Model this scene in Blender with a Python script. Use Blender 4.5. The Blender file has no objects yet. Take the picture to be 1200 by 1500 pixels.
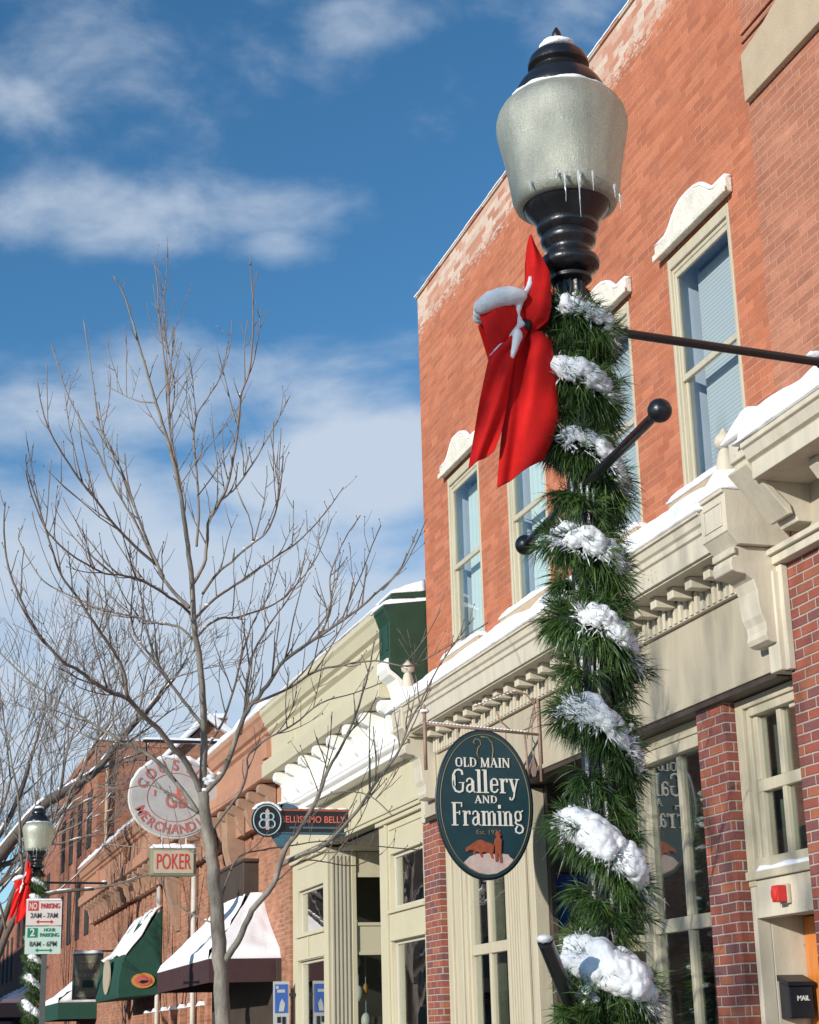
import bpy, bmesh, math, random
from mathutils import Vector, Matrix, noise
C=bpy.context.scene.collection
SC=bpy.context.scene
rad=math.radians
random.seed(7)
# ---------------------------------------------------------------- camera, sky, sun, exposure
cam=bpy.data.cameras.new('camera'); co=bpy.data.objects.new('camera',cam); C.objects.link(co)
cam.sensor_fit='VERTICAL'; cam.sensor_height=36; cam.lens=2504.6257/1500*36; cam.clip_start=.1; cam.clip_end=4000
_R=Vector((.95723868,-.28822057,-.02496036)); _U=Vector((-.06201107,-.28869147,.95541188)); _F=Vector((.2825752,.91300939,.29421951))
EYE=Vector((0,0,1.6))
co.matrix_world=Matrix(((_R.x,_U.x,-_F.x,0),(_R.y,_U.y,-_F.y,0),(_R.z,_U.z,-_F.z,1.6),(0,0,0,1)))
SC.camera=co
SUN_EL=rad(15.5); SUN_AZ=rad(60)         # azimuth measured from -y towards -x
tosun=Vector((-math.cos(SUN_EL)*math.sin(SUN_AZ),-math.cos(SUN_EL)*math.cos(SUN_AZ),math.sin(SUN_EL)))
sl=bpy.data.lights.new('sun','SUN'); sl.energy=4.7; sl.angle=rad(.5); sl.color=(1,.95,.87)
so=bpy.data.objects.new('sun',sl); C.objects.link(so); so.rotation_euler=tosun.to_track_quat('Z','Y').to_euler(); so.location=(0,0,30)
SC.view_settings.view_transform='Standard'; SC.view_settings.look='None'; SC.view_settings.gamma=1; SC.view_settings.exposure=.12
W=bpy.data.worlds.new('World'); SC.world=W; W.use_nodes=True
def N(nt,t,**kw):
    n=nt.nodes.new(t)
    for k,v in kw.items():
        if k in('inp',):
            for a,b in v.items(): n.inputs[a].default_value=b
        else: setattr(n,k,v)
    return n
def build_world():
    nt=W.node_tree; nt.nodes.clear(); lk=nt.links.new
    out=N(nt,'ShaderNodeOutputWorld'); bg=N(nt,'ShaderNodeBackground'); bg.inputs[1].default_value=.13
    sky=N(nt,'ShaderNodeTexSky'); sky.sky_type='NISHITA'; sky.sun_disc=False; sky.sun_elevation=SUN_EL
    sky.sun_rotation=math.atan2(tosun.x,tosun.y); sky.altitude=1500; sky.air_density=1.0; sky.dust_density=.1; sky.ozone_density=3.0
    tc=N(nt,'ShaderNodeTexCoord')
    # clouds fixed in the sky by direction: soft masks times fractal noise
    CL=[(0.1085,0.8874,0.448,0.12,0.026,0.60),(0.0549,0.888,0.4565,0.06,0.022,0.6),(0.1939,0.8794,0.4348,0.035,0.014,0.6),(0.2503,0.9146,0.3177,0.07,0.05,1.2),(0.2125,0.9278,0.3066,0.075,0.03,1.0),(0.2681,0.9028,0.3361,0.045,0.025,1.15),(0.1047,0.9296,0.3534,0.13,0.035,0.6),(0.1508,0.9595,0.2378,0.24,0.075,1.15),(0.0965,0.9796,0.1762,0.349,0.065,1.2),(0.1523,0.8317,0.5339,0.165,0.04,0.24),(0.0584,0.8623,0.503,0.085,0.03,0.2),(0.2323,0.8041,0.5472,0.06,0.02,0.45)]
    wn=N(nt,'ShaderNodeTexNoise',inp={'Scale':9,'Detail':4}); lk(tc.outputs['Generated'],wn.inputs['Vector'])
    ws=N(nt,'ShaderNodeVectorMath',operation='MULTIPLY_ADD'); lk(wn.outputs['Color'],ws.inputs[0]); ws.inputs[1].default_value=(.03,.03,.03)
    lk(tc.outputs['Generated'],ws.inputs[2])
    prev=None
    for x,y,z,w,h,s in CL:
        sb=N(nt,'ShaderNodeVectorMath',operation='SUBTRACT'); lk(ws.outputs[0],sb.inputs[0]); sb.inputs[1].default_value=(x+.015,y+.015,z+.015)
        ml=N(nt,'ShaderNodeVectorMath',operation='MULTIPLY'); lk(sb.outputs[0],ml.inputs[0]); ml.inputs[1].default_value=(1/w,.35/w,1/h)
        ln=N(nt,'ShaderNodeVectorMath',operation='LENGTH'); lk(ml.outputs[0],ln.inputs[0])
        mr=N(nt,'ShaderNodeMapRange',interpolation_type='SMOOTHSTEP',inp={'From Min':0.1,'From Max':1.55,'To Min':s,'To Max':0}); lk(ln.outputs['Value'],mr.inputs['Value'])
        if prev is None: prev=mr.outputs[0]
        else:
            a=N(nt,'ShaderNodeMath',operation='MAXIMUM'); lk(prev,a.inputs[0]); lk(mr.outputs[0],a.inputs[1]); prev=a.outputs[0]
    mp=N(nt,'ShaderNodeMapping'); mp.inputs['Scale'].default_value=(9,9,17); mp.inputs['Rotation'].default_value=(0,rad(9),0); lk(tc.outputs['Generated'],mp.inputs['Vector'])
    n1=N(nt,'ShaderNodeTexNoise',inp={'Scale':1.25,'Detail':7,'Roughness':.55,'Distortion':.25}); lk(mp.outputs[0],n1.inputs['Vector'])
    sm=N(nt,'ShaderNodeMath',operation='MULTIPLY_ADD',inp={1:1.9,2:-.93}); lk(n1.outputs[0],sm.inputs[0])
    ad=N(nt,'ShaderNodeMath',operation='MULTIPLY_ADD',inp={1:.95}); lk(prev,ad.inputs[0]); lk(sm.outputs[0],ad.inputs[2])
    mr=N(nt,'ShaderNodeMapRange',interpolation_type='SMOOTHSTEP',inp={'From Min':.05,'From Max':1.05,'To Min':0,'To Max':.88}); lk(ad.outputs[0],mr.inputs['Value'])
    mx=N(nt,'ShaderNodeMix',data_type='RGBA'); lk(mr.outputs[0],mx.inputs[0]); hs=N(nt,'ShaderNodeHueSaturation',inp={'Hue':.493,'Saturation':1.16,'Value':1.08}); lk(sky.outputs[0],hs.inputs['Color']); lk(hs.outputs[0],mx.inputs[6]); mx.inputs[7].default_value=(4.3,4.9,5.7,1)
    lk(mx.outputs[2],bg.inputs[0]); lk(bg.outputs[0],out.inputs[0])
build_world()
# ---------------------------------------------------------------- materials
def newmat(name):
    m=bpy.data.materials.new(name); m.use_nodes=True; nt=m.node_tree
    return m,nt,nt.nodes['Principled BSDF'],nt.links.new
def paint(name,col,rough=.6,var=.12,scale=3.,bump=.0,bscale=60,metal=0,streak=False,coat=0,spec=.5,chips=None):
    m,nt,b,lk=newmat(name)
    g=N(nt,'ShaderNodeNewGeometry'); mp=N(nt,'ShaderNodeMapping'); lk(g.outputs['Position'],mp.inputs[0])
    if streak: mp.inputs['Scale'].default_value=(6,6,.6)
    n=N(nt,'ShaderNodeTexNoise',inp={'Scale':scale,'Detail':6,'Roughness':.65}); lk(mp.outputs[0],n.inputs['Vector'])
    mr=N(nt,'ShaderNodeMapRange',inp={'From Min':.25,'From Max':.75,'To Min':1-var,'To Max':1+var}); lk(n.outputs[0],mr.inputs['Value'])
    mx=N(nt,'ShaderNodeVectorMath',operation='SCALE'); mx.inputs[0].default_value=col[:3]; lk(mr.outputs[0],mx.inputs['Scale'])
    res=mx.outputs[0]
    if chips:
        nc=N(nt,'ShaderNodeTexNoise',inp={'Scale':34,'Detail':6,'Roughness':.7}); lk(g.outputs['Position'],nc.inputs['Vector'])
        nl=N(nt,'ShaderNodeTexNoise',inp={'Scale':2.2,'Detail':3}); lk(g.outputs['Position'],nl.inputs['Vector'])
        ac=N(nt,'ShaderNodeMath',operation='MULTIPLY_ADD',inp={1:.6}); lk(nl.outputs[0],ac.inputs[0]); lk(nc.outputs[0],ac.inputs[2])
        mc=N(nt,'ShaderNodeMapRange',inp={'From Min':1.0,'From Max':1.05,'To Min':0,'To Max':.75}); lk(ac.outputs[0],mc.inputs['Value'])
        m2=N(nt,'ShaderNodeMix',data_type='RGBA'); lk(mc.outputs[0],m2.inputs[0]); lk(res,m2.inputs[6]); m2.inputs[7].default_value=(*chips,1); res=m2.outputs[2]
    lk(res,b.inputs['Base Color'])
    b.inputs['Roughness'].default_value=rough; b.inputs['Metallic'].default_value=metal; b.inputs['Coat Weight'].default_value=coat; b.inputs['Specular IOR Level'].default_value=spec
    if bump:
        n2=N(nt,'ShaderNodeTexNoise',inp={'Scale':bscale,'Detail':4}); lk(g.outputs['Position'],n2.inputs['Vector'])
        bp=N(nt,'ShaderNodeBump',inp={'Strength':bump,'Distance':.01}); lk(n2.outputs[0],bp.inputs['Height']); lk(bp.outputs[0],b.inputs['Normal'])
    return m
def brick(name,cols,mortar,h=.0677,w=.21,mw=.011,wear=None,wearz=None,bump=.6,tone=.25,mvar=None,rough=.9):
    """bricks laid in running bond on any upright wall; every brick has its own tint"""
    m,nt,b,lk=newmat(name)
    g=N(nt,'ShaderNodeNewGeometry'); s=N(nt,'ShaderNodeSeparateXYZ'); lk(g.outputs['Position'],s.inputs[0])
    u=N(nt,'ShaderNodeMath',operation='ADD'); lk(s.outputs[0],u.inputs[0]); lk(s.outputs[1],u.inputs[1])
    def M(op,a,c=None,d=None):
        n=N(nt,'ShaderNodeMath',operation=op)
        for i,v in enumerate((a,c,d)):
            if v is None: continue
            if isinstance(v,(int,float)): n.inputs[i].default_value=v
            else: lk(v,n.inputs[i])
        return n.outputs[0]
    # slightly wavy courses
    wv=N(nt,'ShaderNodeTexNoise',inp={'Scale':2.3,'Detail':2}); lk(g.outputs['Position'],wv.inputs['Vector'])
    zz=M('MULTIPLY_ADD',wv.outputs[0],.012,s.outputs[2]); zr=M('DIVIDE',zz,h); row=M('FLOOR',zr)
    off=M('MULTIPLY',M('MODULO',row,2.),.5)
    rn=N(nt,'ShaderNodeTexWhiteNoise',noise_dimensions='1D'); lk(row,rn.inputs['W'])
    uc=M('ADD',M('ADD',M('DIVIDE',u.outputs[0],w),off),M('MULTIPLY',rn.outputs[0],.18)); col=M('FLOOR',uc)
    cb=N(nt,'ShaderNodeCombineXYZ'); lk(row,cb.inputs[0]); lk(col,cb.inputs[1])
    wn=N(nt,'ShaderNodeTexWhiteNoise',noise_dimensions='2D'); lk(cb.outputs[0],wn.inputs['Vector'])
    rp=N(nt,'ShaderNodeValToRGB'); el=rp.color_ramp.elements
    for i,c in enumerate(cols):
        e=el[i] if i<2 else el.new(0); e.color=(*c,1)
    for i,e in enumerate(el): e.position=i/(len(cols)-1)
    lk(wn.outputs[0],rp.inputs[0])
    n=N(nt,'ShaderNodeTexNoise',inp={'Scale':1.7,'Detail':8,'Roughness':.7}); lk(g.outputs['Position'],n.inputs['Vector'])
    tn=N(nt,'ShaderNodeMapRange',inp={'From Min':.3,'From Max':.7,'To Min':1-tone,'To Max':1+tone}); lk(n.outputs[0],tn.inputs['Value'])
    n2=N(nt,'ShaderNodeTexNoise',inp={'Scale':55,'Detail':5,'Roughness':.7}); lk(g.outputs['Position'],n2.inputs['Vector'])
    t2=N(nt,'ShaderNodeMapRange',inp={'From Min':.3,'From Max':.7,'To Min':.86,'To Max':1.14}); lk(n2.outputs[0],t2.inputs['Value'])
    mpc=N(nt,'ShaderNodeMapping'); mpc.inputs['Scale'].default_value=(1.6,1.6,15); lk(g.outputs['Position'],mpc.inputs[0])
    n4=N(nt,'ShaderNodeTexNoise',inp={'Scale':1.0,'Detail':5,'Roughness':.65}); lk(mpc.outputs[0],n4.inputs['Vector'])
    t4=N(nt,'ShaderNodeMapRange',inp={'From Min':.3,'From Max':.7,'To Min':1-tone*.9,'To Max':1+tone*.8}); lk(n4.outputs[0],t4.inputs['Value'])
    tt=M('MULTIPLY',M('MULTIPLY',tn.outputs[0],t2.outputs[0]),t4.outputs[0])
    bc=N(nt,'ShaderNodeVectorMath',operation='SCALE'); lk(rp.outputs[0],bc.inputs[0]); lk(tt,bc.inputs['Scale'])
    # mortar mask
    fz=M('FRACT',zr); fu=M('FRACT',uc)
    ez=M('MULTIPLY',M('MINIMUM',fz,M('SUBTRACT',1.,fz)),h); eu=M('MULTIPLY',M('MINIMUM',fu,M('SUBTRACT',1.,fu)),w)
    ed=M('MINIMUM',ez,eu); jit=M('MULTIPLY_ADD',n2.outputs[0],.006,-.003)
    mk=N(nt,'ShaderNodeMapRange',interpolation_type='SMOOTHSTEP',inp={'From Min':mw*.35,'From Max':mw*.75,'To Min':1,'To Max':0}); lk(M('ADD',ed,jit),mk.inputs['Value'])
    mask=mk.outputs[0]
    if mvar is not None:   # painted wall: joints show only here and there
        nn=N(nt,'ShaderNodeTexNoise',inp={'Scale':mvar,'Detail':5,'Roughness':.6}); lk(g.outputs['Position'],nn.inputs['Vector'])
        q=N(nt,'ShaderNodeMapRange',inp={'From Min':.38,'From Max':.68,'To Min':.12,'To Max':1}); lk(nn.outputs[0],q.inputs['Value'])
        mcol=M('MULTIPLY',mask,q.outputs[0])
    else: mcol=mask
    mx=N(nt,'ShaderNodeMix',data_type='RGBA'); lk(mcol,mx.inputs[0]); lk(bc.outputs[0],mx.inputs[6]); mx.inputs[7].default_value=(*mortar,1)
    res=mx.outputs[2]
    if wear:
        mp=N(nt,'ShaderNodeMapping'); mp.inputs['Scale'].default_value=(1,2.6,9); lk(g.outputs['Position'],mp.inputs[0])
        nw=N(nt,'ShaderNodeTexNoise',inp={'Scale':3.0,'Detail':8,'Roughness':.78}); lk(mp.outputs[0],nw.inputs['Vector'])
        zr2=N(nt,'ShaderNodeMapRange',inp={'From Min':wearz[0],'From Max':wearz[1],'To Min':-.215,'To Max':.17}); lk(s.outputs[2],zr2.inputs['Value'])
        a=M('ADD',M('MULTIPLY_ADD',n2.outputs[0],.22,M('ADD',nw.outputs[0],-.11)),zr2.outputs[0])
        wm=N(nt,'ShaderNodeMapRange',interpolation_type='SMOOTHSTEP',inp={'From Min':.5,'From Max':.62,'To Min':0,'To Max':.85}); lk(a,wm.inputs['Value'])
        m2=N(nt,'ShaderNodeMix',data_type='RGBA'); lk(M('MULTIPLY',wm.outputs[0],M('MINIMUM',M('MAXIMUM',M('MULTIPLY_ADD',wn.outputs[0],1.3,.0),.25),1.)),m2.inputs[0]); lk(res,m2.inputs[6]); m2.inputs[7].default_value=(*wear,1); res=m2.outputs[2]
    lk(res,b.inputs['Base Color']); b.inputs['Roughness'].default_value=rough; b.inputs['Specular IOR Level'].default_value=.2
    hh=M('MULTIPLY_ADD',n2.outputs[0],.35,M('SUBTRACT',1.,mask))
    bp=N(nt,'ShaderNodeBump',inp={'Strength':bump,'Distance':.012}); lk(hh,bp.inputs['Height']); lk(bp.outputs[0],b.inputs['Normal'])
    return m
def glassmat(name,tint=(.9,.93,.92),refl=1.0,rough=.0,wav=.0):
    m,nt,b,lk=newmat(name); nt.nodes.remove(b); out=nt.nodes['Material Output']
    fr=N(nt,'ShaderNodeFresnel',inp={'IOR':1.5}); gl=N(nt,'ShaderNodeBsdfGlossy',inp={'Roughness':rough,'Color':(1,1,1,1)}); tr=N(nt,'ShaderNodeBsdfTransparent',inp={'Color':(*tint,1)})
    mu=N(nt,'ShaderNodeMath',operation='MULTIPLY',use_clamp=True,inp={1:refl}); lk(fr.outputs[0],mu.inputs[0])
    gg=N(nt,'ShaderNodeNewGeometry'); io=N(nt,'ShaderNodeMapRange',inp={'To Min':1.5,'To Max':1/1.5}); lk(gg.outputs['Backfacing'],io.inputs['Value']); lk(io.outputs[0],fr.inputs['IOR'])
    if wav:
        g=N(nt,'ShaderNodeNewGeometry'); n=N(nt,'ShaderNodeTexNoise',inp={'Scale':2.2,'Detail':2}); lk(g.outputs['Position'],n.inputs['Vector'])
        bp=N(nt,'ShaderNodeBump',inp={'Strength':wav,'Distance':.02}); lk(n.outputs[0],bp.inputs['Height']); lk(bp.outputs[0],gl.inputs['Normal'])
    mx=N(nt,'ShaderNodeMixShader'); lk(mu.outputs[0],mx.inputs[0]); lk(tr.outputs[0],mx.inputs[1]); lk(gl.outputs[0],mx.inputs[2]); lk(mx.outputs[0],out.inputs[0])
    return m
def stripes(name,c1,c2,axis,period,duty=.35,rough=.7):
    m,nt,b,lk=newmat(name); g=N(nt,'ShaderNodeNewGeometry'); s=N(nt,'ShaderNodeSeparateXYZ'); lk(g.outputs['Position'],s.inputs[0])
    d=N(nt,'ShaderNodeMath',operation='DIVIDE',inp={1:period}); lk(s.outputs[axis],d.inputs[0]); f=N(nt,'ShaderNodeMath',operation='FRACT'); lk(d.outputs[0],f.inputs[0])
    q=N(nt,'ShaderNodeMapRange',inp={'From Min':duty-.12,'From Max':duty+.12}); lk(f.outputs[0],q.inputs['Value'])
    mx=N(nt,'ShaderNodeMix',data_type='RGBA'); lk(q.outputs[0],mx.inputs[0]); mx.inputs[6].default_value=(*c2,1); mx.inputs[7].default_value=(*c1,1); lk(mx.outputs[2],b.inputs['Base Color']); b.inputs['Roughness'].default_value=rough
    return m
def frosted(name):
    m,nt,b,lk=newmat(name); g=N(nt,'ShaderNodeNewGeometry'); mp=N(nt,'ShaderNodeMapping'); mp.inputs['Scale'].default_value=(1,1,.22); lk(g.outputs['Position'],mp.inputs[0])
    n=N(nt,'ShaderNodeTexNoise',inp={'Scale':75,'Detail':4,'Roughness':.7}); lk(mp.outputs[0],n.inputs['Vector'])
    n3=N(nt,'ShaderNodeTexNoise',inp={'Scale':190,'Detail':2}); lk(g.outputs['Position'],n3.inputs['Vector'])
    ad=N(nt,'ShaderNodeMath',operation='ADD'); lk(n.outputs[0],ad.inputs[0]); lk(n3.outputs[0],ad.inputs[1])
    bp=N(nt,'ShaderNodeBump',inp={'Strength':.75,'Distance':.006}); lk(ad.outputs[0],bp.inputs['Height']); lk(bp.outputs[0],b.inputs['Normal'])
    b.inputs['Base Color'].default_value=(.62,.64,.56,1); b.inputs['Transmission Weight'].default_value=.78; b.inputs['Roughness'].default_value=.32; b.inputs['IOR'].default_value=1.3; b.inputs['Coat Weight'].default_value=.6; b.inputs['Coat Roughness'].default_value=.22
    lk(bp.outputs[0],b.inputs['Coat Normal'])
    return m
def snowmat():
    m,nt,b,lk=newmat('snow'); g=N(nt,'ShaderNodeNewGeometry')
    n=N(nt,'ShaderNodeTexNoise',inp={'Scale':38,'Detail':6,'Roughness':.7}); lk(g.outputs['Position'],n.inputs['Vector'])
    bp=N(nt,'ShaderNodeBump',inp={'Strength':.45,'Distance':.02}); lk(n.outputs[0],bp.inputs['Height']); lk(bp.outputs[0],b.inputs['Normal'])
    b.inputs['Base Color'].default_value=(.88,.89,.91,1); b.inputs['Roughness'].default_value=.75; b.inputs['Specular IOR Level'].default_value=.25
    b.inputs['Subsurface Weight'].default_value=.25; b.inputs['Subsurface Radius'].default_value=(.03,.04,.05); b.inputs['Subsurface Scale'].default_value=.3
    return m
def barkmat(name,c1,c2):
    m,nt,b,lk=newmat(name); g=N(nt,'ShaderNodeNewGeometry'); mp=N(nt,'ShaderNodeMapping'); mp.inputs['Scale'].default_value=(1,1,.3); lk(g.outputs['Position'],mp.inputs[0])
    n=N(nt,'ShaderNodeTexNoise',inp={'Scale':26,'Detail':8,'Roughness':.75}); lk(mp.outputs[0],n.inputs['Vector'])
    rp=N(nt,'ShaderNodeValToRGB'); rp.color_ramp.elements[0].color=(*c1,1); rp.color_ramp.elements[1].color=(*c2,1); rp.color_ramp.elements[0].position=.3; rp.color_ramp.elements[1].position=.68
    lk(n.outputs[0],rp.inputs[0]); lk(rp.outputs[0],b.inputs['Base Color']); b.inputs['Roughness'].default_value=.85
    bp=N(nt,'ShaderNodeBump',inp={'Strength':.6,'Distance':.01}); lk(n.outputs[0],bp.inputs['Height']); lk(bp.outputs[0],b.inputs['Normal'])
    return m
def needlemat():
    m,nt,b,lk=newmat('pine_needles'); g=N(nt,'ShaderNodeNewGeometry')
    rp=N(nt,'ShaderNodeValToRGB'); e=rp.color_ramp.elements; e[0].color=(.025,.058,.016,1); e[1].color=(.20,.24,.07,1); x=e.new(.6); x.color=(.065,.135,.032,1); y=e.new(.93); y.color=(.10,.17,.04,1)
    lk(g.outputs['Random Per Island'],rp.inputs[0]); lk(rp.outputs[0],b.inputs['Base Color']); b.inputs['Roughness'].default_value=.4
    return m
M={}
M['brick_top']=brick('washed_orange_brick',[(.36,.118,.062),(.43,.146,.076),(.47,.170,.092),(.35,.122,.07)],(.52,.27,.17),wear=(.60,.50,.41),wearz=(9.1,9.6),mvar=2.2,tone=.13,mw=.0075,bump=.5)
M['brick_next']=brick('dull_pink_brick',[(.33,.13,.08),(.38,.155,.095),(.42,.18,.112),(.34,.14,.088)],(.44,.25,.17),tone=.2,bump=.5,mw=.008)
M['brick_low']=brick('mixed_red_brick',[(.235,.07,.05),(.30,.09,.06),(.16,.075,.075),(.27,.08,.055),(.34,.12,.065),(.19,.07,.065),(.29,.085,.055)],(.40,.31,.265),tone=.12,bump=1.0,mw=.012)
M['brick_far']=brick('far_orange_brick',[(.31,.145,.085),(.36,.17,.10),(.40,.195,.12),(.27,.125,.08)],(.42,.27,.19),tone=.25,bump=.3,mvar=1.5)
M['brick_tall']=brick('far_red_brick',[(.25,.105,.065),(.31,.13,.08),(.35,.155,.10)],(.36,.22,.16),tone=.25,bump=.3,mvar=1.)
M['brick_dist']=brick('distant_red_brick',[(.23,.085,.055),(.28,.105,.07),(.33,.13,.09)],(.33,.18,.14),tone=.3,bump=.2)
M['beige']=paint('beige_trim_paint',(.54,.49,.385),.6,.13,1.6,.2,40,streak=True,chips=(.24,.19,.13))
M['band']=paint('beige_sign_band_paint',(.405,.355,.262),.65,.12,1.6,.1,30,streak=True)
M['cream']=paint('window_frame_cream_paint',(.475,.425,.31),.5,.13,2.4,.2,50,streak=True,chips=(.24,.19,.13))
M['yellow']=paint('pale_yellow_paint',(.52,.475,.33),.55,.06,2,.1,40,chips=(.24,.19,.13))
M['flute']=paint('pale_grey_beige_paint',(.50,.465,.37),.55,.06,2,.1,40)
M['white']=paint('white_trim_paint',(.80,.80,.75),.5,.06,3,.2,30)
M['green']=paint('dark_green_paint',(.014,.05,.027),.55,.25,5,.2,30)
M['hood']=paint('peeling_white_stone',(.66,.62,.53),.8,.2,9,.8,45,chips=(.24,.19,.13))
M['stone']=paint('tan_sandstone',(.42,.33,.225),.85,.1,5,.35,60)
M['tanpaint']=paint('orange_brown_paint',(.41,.21,.13),.7,.15,4,.2,40)
M['corbel']=paint('brown_corbel_paint',(.34,.21,.14),.7,.2,6,.2,40)
M['black']=paint('black_cast_iron',(.012,.012,.014),.32,.3,20,.15,90,coat=.35)
M['iron']=paint('rusty_brown_iron',(.27,.17,.13),.6,.3,20)
M['pipe']=paint('pale_grey_pipe',(.55,.52,.47),.6,.15,8)
M['steel']=paint('dark_grey_steel',(.09,.10,.095),.5,.15,20)
M['snow']=snowmat()
M['glass']=glassmat('shop_glass',(.86,.90,.88),2.3,0,.04)
M['upglass']=glassmat('upper_window_glass',(.95,.97,.98),.7,0,.06)
M['blind']=stripes('grey_slat_blind',(.46,.50,.49),(.33,.37,.37),2,.032)
M['curtain']=stripes('pale_green_curtain',(.60,.70,.64),(.50,.60,.56),1,.12,.2)
M['reveal']=paint('window_reveal_paint',(.52,.57,.62),.8,.1)
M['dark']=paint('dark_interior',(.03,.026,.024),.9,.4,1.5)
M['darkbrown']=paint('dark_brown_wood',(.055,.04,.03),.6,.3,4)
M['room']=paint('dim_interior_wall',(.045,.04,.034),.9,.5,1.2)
M['wood']=paint('orange_varnished_wood',(.52,.17,.03),.4,.25,8,0,60,streak=True,coat=.3)
M['red']=paint('red_velvet_ribbon',(.68,.014,.012),.8,.16,14,.25,300,spec=.2)
M['needle']=needlemat()
M['core_shade']=paint('garland_inner_shade',(.012,.025,.012),.8)  # near-black green: shade inside the garland put into the colour
M['frost']=frosted('frosted_lamp_glass')
M['ice']=(lambda m:m)(paint('ice',(.75,.8,.82),.12,.05)); _b=M['ice'].node_tree.nodes['Principled BSDF']; _b.inputs['Transmission Weight'].default_value=.55; _b.inputs['IOR'].default_value=1.31
M['bark']=barkmat('grey_tree_bark',(.12,.105,.085),(.33,.30,.25))
M['bark_limb']=barkmat('dark_limb_bark',(.06,.048,.04),(.15,.12,.1))
M['twig']=paint('brown_twig_bark',(.21,.17,.135),.8,.25,9)
M['bark_far']=barkmat('dark_tree_bark',(.12,.10,.085),(.27,.23,.195))
M['signblue']=paint('dark_teal_sign_paint',(.012,.042,.055),.42,.2,6,.1,40)
M['letter']=paint('off_white_letter_paint',(.68,.66,.6),.5,.08,10)
M['goldline']=paint('dull_gold_paint',(.20,.15,.07),.5,.2,10)
M['pinkwhite']=paint('pinkish_snow_paint',(.52,.40,.37),.6,.22,14)
M['rustpaint']=paint('rust_red_paint',(.30,.07,.03),.6,.35,24)
M['tanpic']=paint('tan_picture_paint',(.36,.26,.18),.6,.35,24)
M['black2']=paint('black_sign_paint',(.012,.011,.016),.4,.2,10)
M['redletter']=paint('dull_red_letter_paint',(.55,.13,.10),.5,.2,10)
M['bluemetal']=paint('grey_blue_scrollwork_paint',(.05,.12,.17),.5,.35,22)
M['ltblue']=paint('light_blue_paint',(.30,.44,.5),.5,.15,12)
M['signwhite']=paint('white_sign_face',(.41,.41,.40),.5,.16,5)
M['signcream']=paint('cream_sign_face',(.46,.39,.28),.45,.1,8)
M['signred']=paint('red_sign_paint',(.55,.03,.025),.45,.12,12)
M['fadedred']=paint('faded_red_letter_paint',(.42,.13,.11),.6,.35,9)
M['signgreen']=paint('green_sign_paint',(.01,.22,.12),.45,.1,12)
M['paleGreen']=paint('pale_green_sign_face',(.52,.66,.58),.45,.06,8)
M['palePink']=paint('pale_pink_sign_face',(.70,.62,.58),.45,.06,8)
M['awngreen']=paint('dark_green_canvas',(.010,.062,.042),.8,.2,5)
M['awnbrown']=paint('dark_brown_canvas',(.045,.018,.02),.85,.25,5)
M['ochre']=paint('ochre_paint',(.55,.24,.05),.6,.2,20)
M['olive']=paint('grey_green_board_paint',(.20,.20,.13),.6,.15,8)
M['blue']=paint('blue_poster_paint',(.03,.10,.38),.5,.2,9)
M['shade']=paint('grey_roller_shade',(.21,.21,.175),.8,.15,2)
M['asphalt']=paint('asphalt',(.05,.05,.052),.85,.3,6,.4,120)
M['concrete']=paint('concrete',(.38,.36,.33),.85,.15,3,.3,90)
M['ground']=paint('snowy_ground',(.55,.55,.56),.9,.15,.4)
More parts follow.
